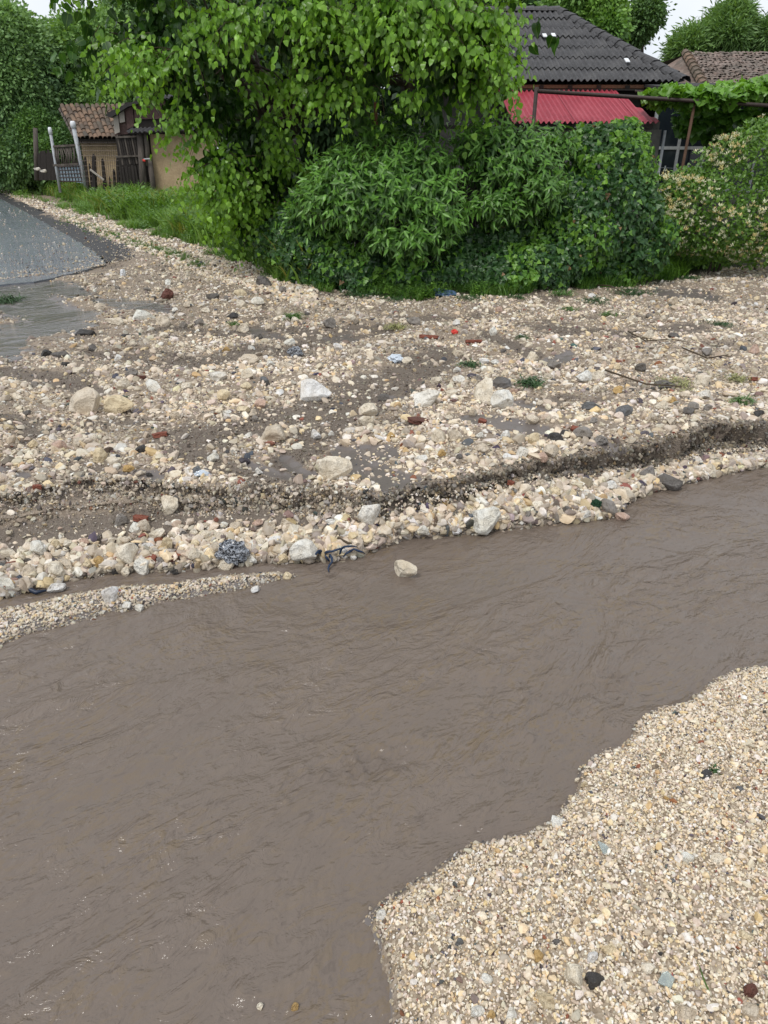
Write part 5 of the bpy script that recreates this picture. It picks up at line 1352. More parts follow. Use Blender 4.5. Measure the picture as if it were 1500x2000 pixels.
far_tree([Ell(1620, 80, 31, 100, 90, 2.5)], 'willow-like tree outside the right frame edge', fb(1620, 32), 4750, 0.53, (.06, .13, .045), (.14, .25, .07), None, CLN)
far_tree([Ell(700, 150, 30, 220, 140, 3), Ell(980, 170, 31, 160, 130, 3), Ell(480, 150, 30, 160, 130, 3)], 'broad dark tree directly behind the mulberry crown', fb(760, 32), 17000, 0.95, (.03, .07, .03), (.06, .12, .04))

# ================================================================== GRASS AND WEEDS OF THE VERGE
def tuft(k, n=16, w_=.028, lean=.35):
    rg = random.Random(k+50); mb = MB()
    for j in range(n):
        a = rg.uniform(0, 6.28); p = Vector((rg.gauss(0, .12), rg.gauss(0, .12), 0)); L_ = rg.uniform(.5, 1); d = Vector((math.cos(a)*lean*rg.random(), math.sin(a)*lean*rg.random(), 1)); pts = [p]
        for q in range(3): pts.append(pts[-1]+d*L_/3); d = d+Vector((math.cos(a)*.35, math.sin(a)*.35, -.25))
        s_ = Vector((-math.sin(a), math.cos(a), 0)); vs = []
        for i, q in enumerate(pts): vs += [q-s_*w_*(1-i/3.2), q+s_*w_*(1-i/3.2)]
        mb.add(vs, [(2*i, 2*i+1, 2*i+3, 2*i+2) for i in range(3)])
    return mb.mesh('tuft', M['grass_i'])
TUF = proto_coll('grass_tuft_shape', [tuft(k) for k in range(6)])
def weedy(k):
    rg = random.Random(k+90); mb = MB()
    for j in range(22):
        h_ = rg.uniform(.1, .95); a = rg.uniform(0, 6.28); p = Vector((rg.gauss(0, .14), rg.gauss(0, .14), h_)); d = Vector((math.cos(a), math.sin(a), rg.uniform(-.3, .5))).normalized()*rg.uniform(.16, .28)
        s_ = Vector((-math.sin(a), math.cos(a), 0))*.06; mb.add([p, p+d*.5+s_, p+d, p+d*.5-s_], [(0, 1, 2, 3)])
    return mb.mesh('weed', M['grass_i'])
WEE = proto_coll('weed_shape', [weedy(k) for k in range(5)])
def grass(n, u0, u1, dv0, dv1, h0, h1, coll, name, ta, tb, thr=-.5, yel=0):
    xs = np.linspace(*VERGE[0][[0, -1]], 4); Uq = RNG.uniform(u0, u1, n); x_ = np.interp(Uq, [u0, u1], [0, 1])
    Yq = RNG.random(n)
    # walk along the verge in the picture's terms, then into the ground
    vs_ = np.interp(Uq, [p[0] for p in VPX], [p[1] for p in VPX]) + dv0+(dv1-dv0)*Yq
    vs_ = np.maximum(vs_, 322)
    dx, dy, dz = (Uq-750)/F, CP-(vs_-1000)/F*SP, -SP-(vs_-1000)/F*CP; t = (TOP-CAMH)/dz; X_ = dx*t; Y_ = dy*t
    k = fbm(X_*1.5, Y_*1.5, 3, 131) > thr; X_, Y_ = X_[k], Y_[k]; n = len(X_)
    hh = RNG.uniform(h0, h1, n)*(.75+.6*np.clip(fbm(X_*1.2, Y_*1.2, 2, 132)+.4, 0, 1))
    P = np.stack([X_, Y_, height(X_, Y_)-.01], -1)
    t_ = mixtint(n, ta, tb, RNG.random(n), .13)
    if yel: yy = (fbm(X_*.8, Y_*.8, 2, 133) > .08) & (RNG.random(n) < yel); t_[yy] = (.30, .30, .07)
    scatter(name, coll, P, np.stack([RNG.normal(0, .12, n), RNG.normal(0, .12, n), RNG.uniform(0, 6.28, n)], -1), np.repeat(hh[:, None], 3, 1)*np.array([1.1, 1.1, 1]), t_, RNG.integers(0, 5, n))
VPX = [(-100, 352), (60, 372), (150, 400), (230, 425), (330, 455), (420, 482), (520, 522), (600, 556), (720, 578), (860, 582), (1000, 568), (1150, 558), (1290, 551), (1420, 524), (1500, 519), (1700, 515)]
grass(9500, -60, 620, -64, -2, .30, .62, TUF, 'grass', (.10, .21, .04), (.23, .40, .07), -.35, .25)
grass(2200, -60, 620, -50, 0, .22, .5, WEE, 'grass', (.06, .15, .03), (.14, .28, .05), -.2)
grass(1500, -60, 560, -6, 16, .12, .30, TUF, 'grass', (.10, .21, .04), (.22, .38, .07), .02)
grass(500, -60, 560, -6, 20, .12, .28, WEE, 'grass', (.08, .18, .04), (.18, .32, .06), .05)
grass(700, 380, 640, -45, -8, .2, .36, TUF, 'grass', (.045, .12, .03), (.12, .25, .05), -.5)
grass(420, 1180, 1330, -40, -4, .2, .38, TUF, 'grass', (.10, .22, .03), (.20, .38, .05), -.3)
grass(1300, 980, 1420, -16, 7, .05, .24, TUF, 'grass', (.06, .16, .03), (.17, .33, .05), .02)
grass(1300, 560, 1200, -12, 8, .04, .18, TUF, 'grass', (.05, .13, .03), (.16, .32, .05), .06)
grass(700, 560, 1200, -12, 6, .05, .15, WEE, 'grass', (.05, .13, .03), (.18, .34, .05), .0)
grass(1500, 1300, 1420, -28, -6, .08, .2, WEE, 'grass', (.03, .09, .03), (.09, .19, .04), -.3)
# sparse sprouts along the gravel by the road
n = 420; s_ = RNG.random(n); Uq = np.interp(s_, [0, .5, 1], [120, 255, 400])+RNG.normal(0, 12, n); Vq = np.interp(s_, [0, .5, 1], [425, 470, 520])+RNG.normal(0, 4, n)
dx, dy, dz = (Uq-750)/F, CP-(Vq-1000)/F*SP, -SP-(Vq-1000)/F*CP; t = (TOP-CAMH)/dz; X_, Y_ = dx*t, dy*t
scatter('grass', TUF, np.stack([X_, Y_, height(X_, Y_)], -1), np.stack([0*X_, 0*X_, RNG.uniform(0, 6, n)], -1), np.repeat(RNG.uniform(.05, .12, (n, 1)), 3, 1), mixtint(n, (.06, .14, .03), (.13, .24, .05), RNG.random(n)), RNG.integers(0, 5, n))

# ================================================================== BUILDINGS
def corr_sheet(A, B, D, wave, amp, thick, mat, name, parent, clip=None, label=None):
    """corrugated sheet: A lower left, B lower right, D = vector up the slope; waves run up the slope"""
    A = Vector(A); B = Vector(B); D = Vector(D); ax = (B-A); W = ax.length; axn = ax.normalized(); nn = axn.cross(D).normalized()
    if nn.z < 0: nn = -nn
    k = max(2, int(round(W/wave*6))); vs = []; fs = []
    for i in range(k+1):
        t = i/k; h_ = amp*math.cos(t*W/wave*2*math.pi)
        for q, th in ((0, 0), (1, 0), (0, -thick), (1, -thick)): vs.append(A+ax*t+D*q+nn*(h_+th))
    for i in range(k):
        a = 4*i; b = a+4; fs += [(a, b, b+1, a+1), (a+2, a+3, b+3, b+2), (a, a+2, b+2, b)]
    mb = MB().add(vs, fs)
    if clip:
        bm = bmesh.new(); me = mb.mesh(name, mat, False, A); bm.from_mesh(me)
        for co, no in clip:
            bmesh.ops.bisect_plane(bm, geom=bm.verts[:]+bm.edges[:]+bm.faces[:], plane_co=Vector(co)-A, plane_no=no, clear_outer=True)
        if not bm.faces: bm.free(); bpy.data.meshes.remove(me); return None
        bm.to_mesh(me); bm.free(); o = link(bpy.data.objects.new(name, me), parent, A)
    else: o = mb.build(name, mat, parent, org=A)
    if label: o['label'] = label
    return o
def tri_box(mb, pts, t, dirn=(0, 1, 0)):
    """polygon given a thickness t along dirn"""
    d = Vector(dirn)*t; n = len(pts); a = [Vector(p) for p in pts]; vs = a+[p+d for p in a]
    mb.add(vs, [tuple(range(n)), tuple(range(2*n-1, n-1, -1))]+[(i, (i+1) % n, n+(i+1) % n, n+i)[::-1] for i in range(n)]); return mb
# ---- the house with the dark corrugated roof
EY, RY = 13.5, 17.0
ec = pt(1338, 158, EY); er = pt(1092, 20, RY); EZ = ec.z; RZ = er.z; EX = ec.x; RX = er.x
XL = .4
hroot = Vector((XL+3, 15, TOP)); house = thing('house', 'low house with dark corrugated hip roof and red lean-to behind the hedge', 'house', hroot)
slope_v = Vector((0, RY-EY, RZ-EZ)); NR = 7
hipn = Vector((er-ec).cross(Vector((0, 0, 1)))); hipn = hipn if hipn.x > 0 else -hipn
for r_ in range(NR):
    t0, t1 = r_/NR, min(1, (r_+1.13)/NR); nl = Vector((0, -(RZ-EZ), RY-EY)).normalized()
    lo = Vector((0, EY, EZ))+slope_v*t0+nl*(.012+.0*r_); D = slope_v*(t1-t0)-nl*.020
    x = XL+ (.51 if r_ % 2 else 0)
    while x < EX:
        jz = random.uniform(-.004, .006)
        A = Vector((x, lo.y-.02*random.random(), lo.z+jz)); B = Vector((x+1.02, A.y, lo.z+jz))
        corr_sheet(A, B, D, .102, .020, .007, M['roof_grey'], 'roof_sheet', house, [(ec, hipn.normalized())]); x += 1.02
# hidden sides of the roof
mb = MB(); bk = Vector((EX, 2*RY-EY, EZ)); bl = Vector((XL, 2*RY-EY, EZ)); rl = Vector((XL, RY, RZ))
mb.add([ec, bk, er-Vector((0, 0, .0))], [(0, 1, 2)]); mb.add([er, bk, bl, rl], [(0, 1, 2, 3)]); mb.build('rear_roof', M['roof_grey'], house, org=hroot)
# rounded caps down the hip and along the ridge
for (a, b, n_) in ((ec, er, 15), (er, rl, 12)):
    for k in range(n_):
        p = a.lerp(b, k/n_); q = a.lerp(b, (k+1.15)/n_); m2 = MB(); ax = (q-p).normalized(); sd_ = ax.cross(Vector((0, 0, 1))).normalized(); up = sd_.cross(ax)
        vs = []
        for c, r0 in ((p, .115), (q, .095)):
            for j in range(7):
                an = math.pi*j/6; vs.append(c+sd_*math.cos(an)*r0*1.15+up*(math.sin(an)*r0*.8-.03)+Vector((0, 0, .02*random.random())))
        m2.add(vs, [(j, j+1, j+8, j+7) for j in range(6)]); m2.build('ridge_cap', M['roof_grey'], house)
# three white clips lying on the roof
def on_roof(u, v):
    d = Vector(ray(u, v)); n_ = Vector((0, -(RZ-EZ), RY-EY)).normalized(); o_ = Vector((0, 0, CAMH)); t = (Vector((0, EY, EZ))-o_).dot(n_)/d.dot(n_); return o_+d*t
for u, v in ((1063, 76), (1080, 75), (1223, 125)):
    p = on_roof(u, v); mb = MB(); d = slope_v.normalized(); nl = Vector((0, -(RZ-EZ), RY-EY)).normalized()
    vs = [p-d*.085-Vector((.035, 0, 0)), p-d*.085+Vector((.035, 0, 0)), p+d*.085+Vector((.035, 0, 0)), p+d*.085-Vector((.035, 0, 0))]
    tri_box(mb, [q+nl*.05 for q in vs], .012, nl); mb.build('roof_patch', M['white_plastic'], house)
# eave: fascia, rafter ends, dark wall below
mb = MB(); mb.box((XL, EY+.06, EZ-.10), (EX-.12, EY+.10, EZ-.05)); mb.build('fascia', M['cream_timber'], house)
for k in range(9):
    x = XL+.3+k*.47; mb = MB(); mb.bar((x, EY+.04, EZ-.09), (x, EY+.75, EZ+.18), .05, .07); mb.build('rafter', M['dark_wood'], house)
mb = MB(); mb.box((XL+.3, EY+.55, TOP-.1), (EX-.5, EY+.75, EZ+.10)); mb.build('wall', M['plaster'], house, org=hroot)
mb = MB(); mb.box((EX-.7, EY+.75, TOP-.1), (EX-.5, 2*RY-EY-.5, EZ+.10)); mb.build('wall', M['plaster'], house, org=hroot)
mb = MB(); mb.box((XL+.3, EY+.05, EZ-.13), (EX-.15, EY+.55, EZ-.11)); mb.build('soffit', M['dark_wood'], house)
# red lean-to: top edge under the eave, lower edge nearer the hedge
LY0, LY1 = 11.9, 13.85
tl, tr = pt(985, 167, LY1), pt(1186, 168, LY1); bl_, br_ = pt(960, 236, LY0), pt(1289, 239, LY0)
tl.z = tr.z; bl_.z = br_.z
lean = thing('red_lean_to', 'lean-to with red painted corrugated roof standing against the dark-roofed house', 'shed', Vector((2.2, 12.6, TOP)))
slc = (tr-br_); cut = slc.cross(Vector((0, 0, 1))); cut = cut if cut.x > 0 else -cut
DD = Vector((0, LY1-LY0, tl.z-bl_.z)); x = bl_.x+.3; k = 0
while x < br_.x:
    x2 = min(x+.92, br_.x+.0); o = corr_sheet(Vector((x, LY0, bl_.z+.004*(k % 2))), Vector((x2+.02, LY0, bl_.z+.004*(k % 2))), DD, .078, .019, .003, M['roof_red'], 'roof_sheet', lean, [(br_, cut.normalized())]); x = x2; k += 1
lb = br_+Vector((-.08, .08, -.05))
mb = MB(); mb.bar(Vector((bl_.x-1.1, LY0+.1, bl_.z-.06)), lb, .05, .07); mb.build('purlin', M['dark_wood'], lean)
wx1 = pt(1283, 300, 12.15).x
mb = MB(); mb.box((bl_.x-1.1, 12.1, TOP-.1), (wx1, 12.22, bl_.z-.09)); mb.build('wall', M['plaster'], lean)
mb = MB(); mb.box((wx1-.12, 12.22, TOP-.1), (wx1, 13.9, bl_.z+.02)); mb.build('wall', M['plaster'], lean)
# drain pipe at the corner and the glazed porch right of it
mb = MB(); a = pt(1283, 262, 12.05); mb.tube([(wx1+.04, 12.06, TOP), (wx1+.04, 12.06, bl_.z-.10)], .022, 8); dp = mb.build('drain_pipe', M['white_paint'], lean, True)
porch = thing('glazed_porch', 'dark glazed porch with grey frames behind the vine pergola', 'porch', Vector((wx1+1.3, 13.2, TOP)))
PY = 13.0; px0 = wx1+.2; px1 = px0+3.0; zt = EZ-.15; zs = pt(1320, 330, PY).z
mb = MB(); mb.box((px0, PY+.03, TOP-.1), (px1, PY+.12, zs-.35)); mb.build('sill_wall', M['plaster'], porch)
mb = MB(); mb.box((px0, PY+1.1, TOP-.1), (px1, PY+1.2, zt)); mb.build('back_wall', M['dark_wood'], porch)
zb = zs-.35; zm = pt(1320, 292, PY).z
npan = 7; pw_ = (px1-px0)/npan
for i in range(npan+1):
    mb = MB(); mb.box((px0+i*pw_-.022, PY, zb), (px0+i*pw_+.022, PY+.05, zt)); mb.build('frame', M['white_paint'] if i else M['white_paint'], porch)
for zz, hh in ((zb, .05), (zm, .045), (zt-.05, .05)):
    mb = MB(); mb.box((px0+.023, PY+.004, zz), (px1-.023, PY+.046, zz+hh)); mb.build('frame', M['white_paint'], porch)
for i in range(npan):
    for z0, z1 in ((zb+.05, zm), (zm+.045, zt-.05)):
        mb = MB(); mb.box((px0+i*pw_+.024, PY+.02, z0+.002), (px0+(i+1)*pw_-.024, PY+.028, z1-.002)); mb.build('pane', M['glass'], porch)
mb = MB(); tri_box(mb, [(px0-.1, PY-.1, zt), (px1+.2, PY-.1, zt), (px1+.2, PY+1.3, zt+.14), (px0-.1, PY+1.3, zt+.14)], .04, (0, 0, 1)); mb.build('roof', M['tar'], porch)
# clothes line with pegs
cl = thing('clothes_line', 'thin clothes line with pale pegs strung before the glazed porch', 'clothes line', pt(1280, 326, 12.4))
a, b = pt(1276, 326, 12.4), pt(1420, 316, 12.4); mb = MB(); mb.tube([a.lerp(b, t)-Vector((0, 0, .05*math.sin(t*3.14))) for t in np.linspace(0, 1, 9)], .004, 5); mb.build('cord', M['white_paint'], cl)
for t in (.02, .16, .32, .48, .6, .86):
    p = a.lerp(b, t)-Vector((0, 0, .05*math.sin(t*3.14))); mb = MB(); mb.bar(p+Vector((0, 0, -.045)), p+Vector((.004, 0, .03)), .014, .012, .02, .014); mb.build('peg', M['white_plastic'], cl)
# ---- neighbour's old tiled house
ny0, ny1 = 19.0, 22.0
nb_ = thing('old_tiled_house', 'neighbouring house with a weathered brown tile roof at the right', 'house', Vector((9.5, 20, TOP)))
pA = pt(1375, 170, ny0); pR = pt(1338, 108, ny1); zE, zR = pA.z-.02, pR.z+.02; xa = pA.x; xr = pR.x; xe = xa+9
sv_ = Vector((0, ny1-ny0, zR-zE)); nrow = 17; rows = MB(); nrm = Vector((0, -(zR-zE), ny1-ny0)).normalized()
TLM = None
def barrel(n=5, L_=1.0, r=.5, r2=.42):
    mb = MB(); vs = []
    for y, q in ((0, r), (L_, r2)):
        for j in range(n+1): an = math.pi*j/n; vs.append((math.cos(an)*q, y, math.sin(an)*q))
    for y, q in ((0, r*.72), (L_, r2*.72)):
        for j in range(n+1): an = math.pi*j/n; vs.append((math.cos(an)*q, y, math.sin(an)*q))
    m = n+1; fs = [(j, j+1, m+j+1, m+j) for j in range(n)]+[(j+1, j, 2*m+j, 2*m+j+1) for j in range(n)]
    return mb.add(vs, fs)
for r_ in range(nrow):
    a = Vector((0, ny0, zE))+sv_*(r_/nrow); t = r_/nrow; x = xa+(xr-xa)*t
    while x < xe:
        w2 = random.uniform(.085, .11); L_ = sv_.length/nrow*1.25; j = Vector((random.uniform(-.02, .02), random.uniform(-.03, .03), random.uniform(0, .03)))
        b0 = barrel(3, 1, .5, .42); ux = Vector((w2, 0, 0)); uy = (sv_.normalized()+Vector((random.uniform(-.08, .08), 0, -.04)))*L_; uz = nrm*w2*.8
        rows.add([a+Vector((x, 0, 0))+j+ux*v[0]*2*.55+uy*v[1]+uz*v[2]+nrm*.02 for v in b0.v], b0.f[:3]); x += w2*1.05
st = rows.build('roof_tiles', M['old_tile'], nb_, org=(xa, ny0, zE)); st['kind'] = 'stuff'
mb = MB(); mb.add([Vector((xa, ny0, zE)), Vector((xe, ny0, zE)), Vector((xe, ny1, zR)), Vector((xr, ny1, zR))], [(0, 1, 2, 3)]); mb.add([Vector((xe, ny1, zR)), Vector((xr, ny1, zR)), Vector((xa-2.5, ny1+3, zE)), Vector((xe, ny1+3, zE))], [(0, 1, 2, 3)])
lx = pt(1288, 118, ny1-1.2); mb.add([Vector((xa, ny0, zE)), Vector((xr, ny1, zR)), Vector((lx.x-.6, ny1-.2, zE+.05))], [(0, 1, 2)]); mb.build('roof_deck', M['old_tile'], nb_, org=(xa, ny0, zE))
for k in range(9):
    p = Vector((xa, ny0, zE)).lerp(Vector((xr, ny1, zR)), k/9)+Vector((0, 0, .04)); q = Vector((xa, ny0, zE)).lerp(Vector((xr, ny1, zR)), (k+1.2)/9)+Vector((0, 0, .02)); m2 = MB(); m2.tube([p, q], [.12, .095], 8); m2.build('hip_tile', M['tile'], nb_)
mb = MB(); mb.box((xa-1.6, ny0+.4, TOP-.1), (xe-.3, ny0+.6, zE)); mb.build('wall', M['plaster'], nb_)
# ---- pipe pergola that carries the vine
pg = thing('pipe_pergola', 'rusty iron pipe pergola frame standing in front of the red lean-to', 'pergola', pt(1345, 330, 11.6))
def pipe(pts, r, name='rail', mat='iron'):
    mb = MB(); mb.tube(pts, r, 8); return mb.build(name, M[mat], pg, True)
c0, c1 = pt(1047, 178, 11.6), pt(1500, 206, 11.5); c2 = pt(1640, 214, 11.5); pipe([c0, c1, c2], .026)
pipe([pt(1240, 178, 13.3), pt(1480, 204, 12.9), pt(1640, 214, 12.8)], .018)
p_ = pt(1048, 170, 11.6); pipe([p_, Vector((p_.x, 11.6, TOP))], .028, 'post')
p_ = pt(1358, 196, 11.58); q_ = pt(1328, 340, 11.6); pipe([p_, Vector((q_.x, 11.62, TOP))], .022, 'post', 'rust_iron')
p_ = pt(1405, 200, 12.6); pipe([p_, Vector((p_.x, 12.6, TOP))], .02, 'post')
p_ = pt(1575, 209, 11.52); pipe([p_, Vector((p_.x, 11.52, TOP))], .022, 'post')
pipe([pt(1358, 197, 11.58), pt(1345, 192, 13.1)], .018, 'crossbar'); pipe([pt(1535, 207, 11.5), pt(1500, 200, 13.0)], .018, 'crossbar')

# ---- the small adobe shed with barrel tiles at the left
TYE, TYR = 25.6, 27.7
s1 = thing('tiled_shed', 'small adobe shed with old clay barrel tile roof at the left', 'shed', Vector(pt(195, 350, 25.8)[:2]+(TOP,) if False else (pt(195, 350, 25.8).x, 25.8, TOP)))
a, b, c, d = pt(150, 272, TYE), pt(236, 274, TYE), pt(228, 208, TYR), pt(117, 210, TYR)
zE = (a.z+b.z)/2; zR = (c.z+d.z)/2; a.z = b.z = zE; c.z = d.z = zR; b = b+Vector((1.0, 0, 0)); c = c+Vector((1.0, 0, 0))
nc, nr = 17, 9; TMS = [barrel(6).mesh('tile', M['tile']) for _ in range(1)]
nrm = (b-a).cross(d-a).normalized(); nrm = nrm if nrm.z > 0 else -nrm
cw = (b-a).length/nc
for i in range(nc):
    for j in range(nr):
        t = (i+.5)/nc; s_ = j/nr; lo = a.lerp(b, t).lerp(d.lerp(c, t), s_); hi = a.lerp(b, t).lerp(d.lerp(c, t), min(1.02, (j+1.3)/nr))
        Yv = (hi-lo); L_ = Yv.length; Yn = (Yv.normalized()+nrm*(-.02)+Vector((random.uniform(-.05, .05), 0, 0))).normalized(); Xn = Yn.cross(nrm).normalized(); Zn = Xn.cross(Yn)
        o = bpy.data.objects.new('tile', TMS[0]); mt = Matrix((Xn, Yn, Zn)).transposed().to_euler(); link(o, s1, lo+nrm*(.03+.04*random.random())); o.rotation_euler = mt; o.scale = (cw*1.12, L_, cw*.95)
mb = MB(); tri_box(mb, [a, b, c, d], -.05, nrm); mb.build('roof_deck', M['dark_wood'], s1)
mb = MB(); mb.add([d, c, c+Vector((0, 2.2, zE-zR)), d+Vector((0, 2.2, zE-zR))], [(0, 1, 2, 3)]); mb.build('rear_roof', M['tile'], s1)
wl0 = pt(158, 280, TYE+.3); wl1x = b.x-.1
mb = MB(); mb.box((wl0.x, TYE+.3, TOP-.2), (wl1x, TYE+.5, zE+.03)); mb.build('wall', M['adobe'], s1)
mb = MB(); tri_box(mb, [(wl0.x, TYE+.5, TOP-.2), (wl0.x, TYR+1.6, TOP-.2), (wl0.x, TYR+1.6, zE), (wl0.x, TYR, zR-.10), (wl0.x, TYE+.5, zE)], .2, (1, 0, 0)); mb.build('gable_wall', M['dark_wood'], s1)
for k in range(7):
    t = k/7; p = d.lerp(a, t); q = d.lerp(a, t+.12); mb = MB(); mb.bar(p+Vector((-.02, 0, -.05)), q+Vector((-.02, 0, -.05)), .07, .05); mb.build('barge_board', M['old_wood'], s1)
mb = MB(); mb.box((wl0.x-.1, TYE+.05, zE-.10), (wl1x, TYE+.12, zE-.03)); mb.build('eave_beam', M['old_wood'], s1)

# ---- the patched sheet-metal shed with adobe wall
Y2 = 24.0
s2 = thing('patchwork_shed', 'dark shed patched with rusty metal sheets, boards and adobe beside the tree', 'shed', Vector((pt(300, 380, Y2).x, Y2, TOP)))
def panel(px, Y, t, mat, name, label=None):
    mb = MB(); tri_box(mb, [pt(u, v, Y) for u, v in px], t, (0, 1, 0)); o = mb.build(name, M[mat], s2)
    if label: o['label'] = label
    return o
panel([(243, 200), (420, 190), (420, 262), (246, 262)], Y2+.25, .1, 'dark_wood', 'upper_wall')
panel([(262, 197), (322, 196), (326, 232), (262, 233)], Y2+.18, .03, 'rust', 'metal_sheet', 'brown rusty metal sheet')
panel([(243, 206), (258, 200), (262, 246), (249, 252)], Y2+.15, .03, 'rust', 'metal_sheet')
panel([(326, 198), (400, 197), (400, 232), (328, 233)], Y2+.18, .03, 'rust', 'metal_sheet')
panel([(221, 226), (230, 222), (234, 258), (224, 262)], Y2+.12, .03, 'pale_wood', 'board', 'weathered white board')
panel([(232, 214), (241, 211), (244, 238), (234, 240)], Y2+.12, .03, 'pale_wood', 'board', 'weathered white board')
panel([(221, 219), (248, 206), (250, 262), (224, 264)], Y2+.22, .03, 'rust', 'metal_sheet')
panel([(205, 226), (212, 219), (248, 202), (300, 188), (302, 194), (250, 208), (216, 230)], Y2-.05, .9, 'tar', 'tar_roof')
for k in range(3):
    A = pt(262+k*60, 190-.5*k, Y2-.1); B = pt(262+(k+1)*60+2, 189.5-.5*k, Y2-.1)
    corr_sheet(A, B, Vector((0, 1.6, .14)), .20, .035, .012, M['roof_grey'], 'roof_sheet', s2)
for k in range(4):
    A = pt(247+k*36, 258-1.2*k, Y2-.45); B = pt(247+(k+1)*36+1, 257-1.2*k, Y2-.45)
    corr_sheet(A, B, Vector((0, .62, .12)), .13, .022, .008, M['roof_grey'], 'canopy_sheet', s2)
mb = MB(); tri_box(mb, [pt(292, 262, Y2), pt(420, 262, Y2), pt(425, 402, Y2), pt(308, 402, Y2)], .25); mb.build('adobe_wall', M['adobe'], s2)
mb = MB(); tri_box(mb, [pt(225, 262, Y2+.35), pt(292, 262, Y2+.35), pt(310, 402, Y2+.35), pt(240, 395, Y2+.35)], .05); mb.build('dark_doorway', M['dark_wood'], s2)
gt = None
for k in range(11):                                                    # slats of the dark gate
    u = 229+k*4.6; a = pt(u, 264+random.uniform(-2, 2), Y2+.02); b = pt(u+11, 322+random.uniform(-3, 3), Y2+.02); mb = MB(); mb.bar(a, b, .045, .025, jit=.004); mb.build('slat', M['old_wood'] if k % 3 == 0 else M['dark_wood'], s2)
for v in (268, 306):
    mb = MB(); mb.bar(pt(226, v, Y2-.02), pt(282, v-2, Y2-.02), .05, .03); mb.build('rail', M['old_wood'], s2)
for (u0, v0, u1, v1, w_) in ((273, 262, 282, 388, .20), (278, 318, 284, 386, .16), (291, 308, 303, 390, .17), (284, 262, 290, 312, .14)):
    mb = MB(); mb.tube([pt(u0, v0, Y2-.15), pt((u0+u1)/2+.6, (v0+v1)/2, Y2-.16), pt(u1, v1+12, Y2-.15)], [w_*.45, w_*.5, w_*.55], 7); mb.build('log_post', M['old_wood'], s2, True)
for k in range(7):
    u = 234+k*6; mb = MB(); mb.bar(pt(u, 322+random.uniform(0, 6), Y2-.05), pt(u+9, 385, Y2-.05), .06, .03, jit=.01); mb.build('board', M['dark_wood'], s2)
mb = MB(); mb.tube([pt(281, 311, Y2-.3), pt(295, 310, Y2-.3)], .02, 6); mb.build('latch', M['white_paint'], s2); mb = MB(); mb.tube([pt(279, 313, Y2-.3), pt(284, 314, Y2-.3)], .035, 6); mb.build('latch', M['red_scrap'], s2)
# ---- wire fence with rough stakes
wf = thing('wire_fence', 'rusty wire mesh fence on rough dark stakes before the tiled shed', 'fence', Vector((pt(195, 360, 24.6).x, 24.6, TOP)))
WY = 24.6
for u, v, lean_, w_ in ((166, 305, 8, .10), (183, 300, 3, .16), (200, 309, 7, .12), (229, 307, 5, .13), (174, 318, 9, .08), (222, 330, 4, .10), (214, 345, 2, .06)):
    mb = MB(); a = pt(u, v, WY); b = pt(u+lean_, 385, WY+.0); mb.tube([b, a.lerp(b, .4), a.lerp(b, .08), a], [w_*.55, w_*.5, w_*.42, w_*.10], 6); mb.build('stake', M['dark_wood'], wf)
mb = MB(); mb.tube([pt(176, 331, WY-.15), pt(203, 352, WY-.15)], .035, 6); mb.build('stick', M['pale_wood'], wf)
mb = MB()
for k in range(20): mb.tube([pt(153+k*4.2, 276, WY-.05), pt(160+k*4.2, 362, WY-.05)], .006, 3)
for k in range(8): mb.tube([pt(152+k, 284+k*10, WY-.05), pt(232+k, 284+k*10, WY-.05)], .006, 3)
mb.build('wire_mesh', M['wire'], wf)
# ---- gate between two white posts
gate = thing('garden_gate', 'garden gate of wattle above a pale blue grid panel between white posts', 'gate', Vector((pt(130, 355, 25).x, 25.0, TOP)))
GY = 25.0
def gpost(u0, v0, u1, r, label):
    t = thing('gate_post', label, 'post', Vector((pt(u1, 372, GY).x, GY, TOP))); mb = MB(); a = pt(u0, v0+8, GY); b = pt(u1, 376, GY); mb.tube([b, a], r, 10); mb.build('post', M['white_paint'], t, True)
    mb = MB(); mb.tube([a, a+(a-b).normalized()*.14, a+(a-b).normalized()*.19], [r*1.3, r*1.3, r*.9], 10); mb.build('cap', M['white_plastic'], t, True)
gpost(99, 254, 118, .045, 'thinner leaning white gate post, left one of the two'); gpost(144, 242, 170, .065, 'thicker leaning white gate post with cap, right one of the two')
for k in range(13):
    u = 107+k*3.4; mb = MB(); mb.tube([pt(u+random.uniform(-1, 1), 287-k*.2, GY), pt(u+3+random.uniform(-3, 3), 305, GY-.03), pt(u+4+random.uniform(-1, 1), 322, GY)], .022, 5); mb.build('wattle_stick', M['old_wood'], gate, True)
for v in (284, 321):
    mb = MB(); mb.bar(pt(104, v+2, GY-.03), pt(153, v-1, GY-.03), .06, .04); mb.build('rail', M['old_wood'], gate)
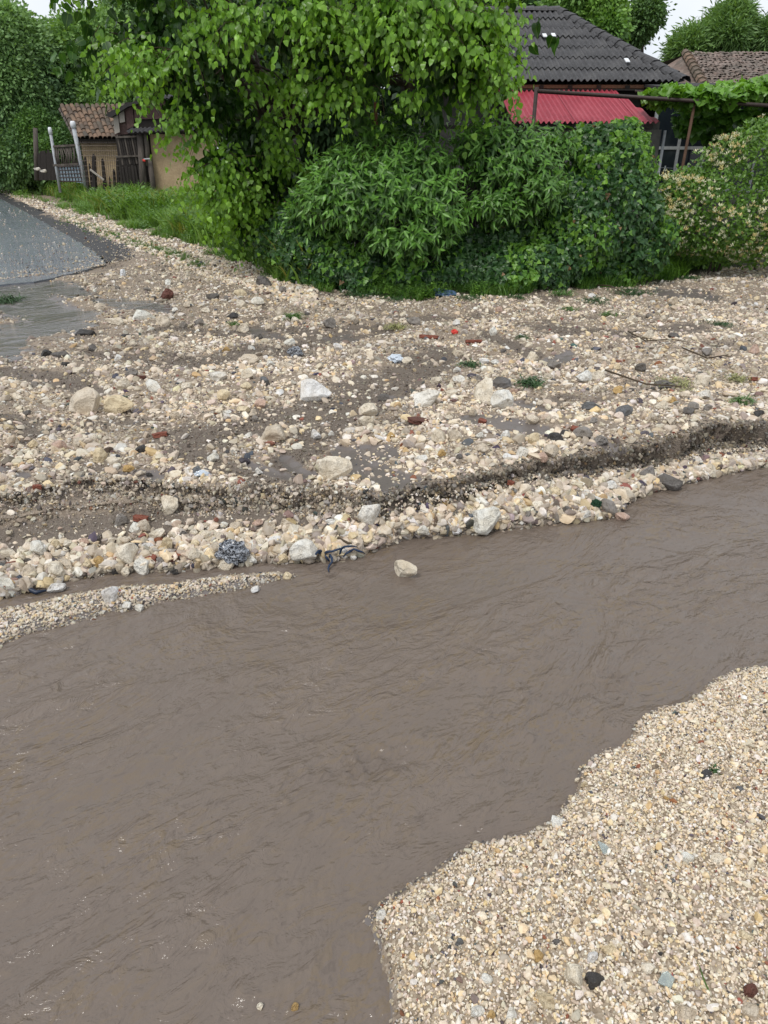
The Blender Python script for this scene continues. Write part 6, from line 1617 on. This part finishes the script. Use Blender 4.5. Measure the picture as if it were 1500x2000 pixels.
mb = MB(); tri_box(mb, [pt(113, 323, GY), pt(156, 321, GY), pt(162, 358, GY), pt(117, 352, GY)], .02); mb.build('panel', M['panel_blue'], gate)
for k in range(8): mb = MB(); mb.tube([pt(114+k*5.6, 323, GY-.03), pt(119+k*5.8, 356, GY-.03)], .014, 4); mb.build('grid_bar', M['iron'], gate)
for k in range(5): mb = MB(); mb.tube([pt(113+k, 326+k*7, GY-.05), pt(157+k, 324+k*7.6, GY-.05)], .014, 4); mb.build('grid_bar', M['iron'], gate)
# ---- wooden post and dark board fence at the far left
t = thing('wooden_post', 'tall weathered wooden post before the dark trees at the far left', 'post', Vector((pt(73, 345, 26).x, 26, TOP))); mb = MB(); mb.tube([pt(69, 250, 26), pt(73, 352, 26)], [.07, .09], 7); mb.build('post', M['old_wood'], t, True)
t = thing('board_fence', 'low dark board fence between wooden post and white gate post', 'fence', Vector((pt(92, 350, 25.9).x, 25.9, TOP)))
for k in range(11): u = 76+k*3.6; mb = MB(); mb.bar(pt(u, 296+random.uniform(-4, 4), 25.9), pt(u+3, 352, 25.9), .075, .025, jit=.006); mb.build('board', M['dark_wood'], t)
for u, v, w_, lab in ((72, 330, 12, 'white stone on the grassy verge by the board fence, left one'), (84, 334, 10, 'white stone on the grassy verge by the board fence, right one')):
    p = pt(u, v, 23.5); o = bpy.data.objects.new('rock', BIGM[2]); o.scale = (.22, .2, .2); link(o, None, p); o.color = (.7, .67, .6, 1); tag(o, lab, 'stone')
# stake that shows between the mulberry and the shrub
p_ = pt(733, 200, 9.3); t = tag(MB().tube([Vector((p_.x+.03, 9.45, TOP)), pt(734, 240, 9.4), p_], [.028, .025, .02], 7).build('wooden_stake', M['cream_timber'], None, True), 'brown wooden stake end showing between mulberry and middle shrub', 'stake')
# wall of boards behind the hedge so the garden is closed
t = thing('garden_fence', 'old dark board fence directly behind the hedge', 'fence', Vector((1.5, 10.6, TOP)))
for k in range(28): x = -.9+k*.14; mb = MB(); mb.bar((x, 10.6, TOP-.05), (x, 10.6, TOP+1.2), .13, .02, jit=.005); mb.build('board', M['dark_wood'], t)
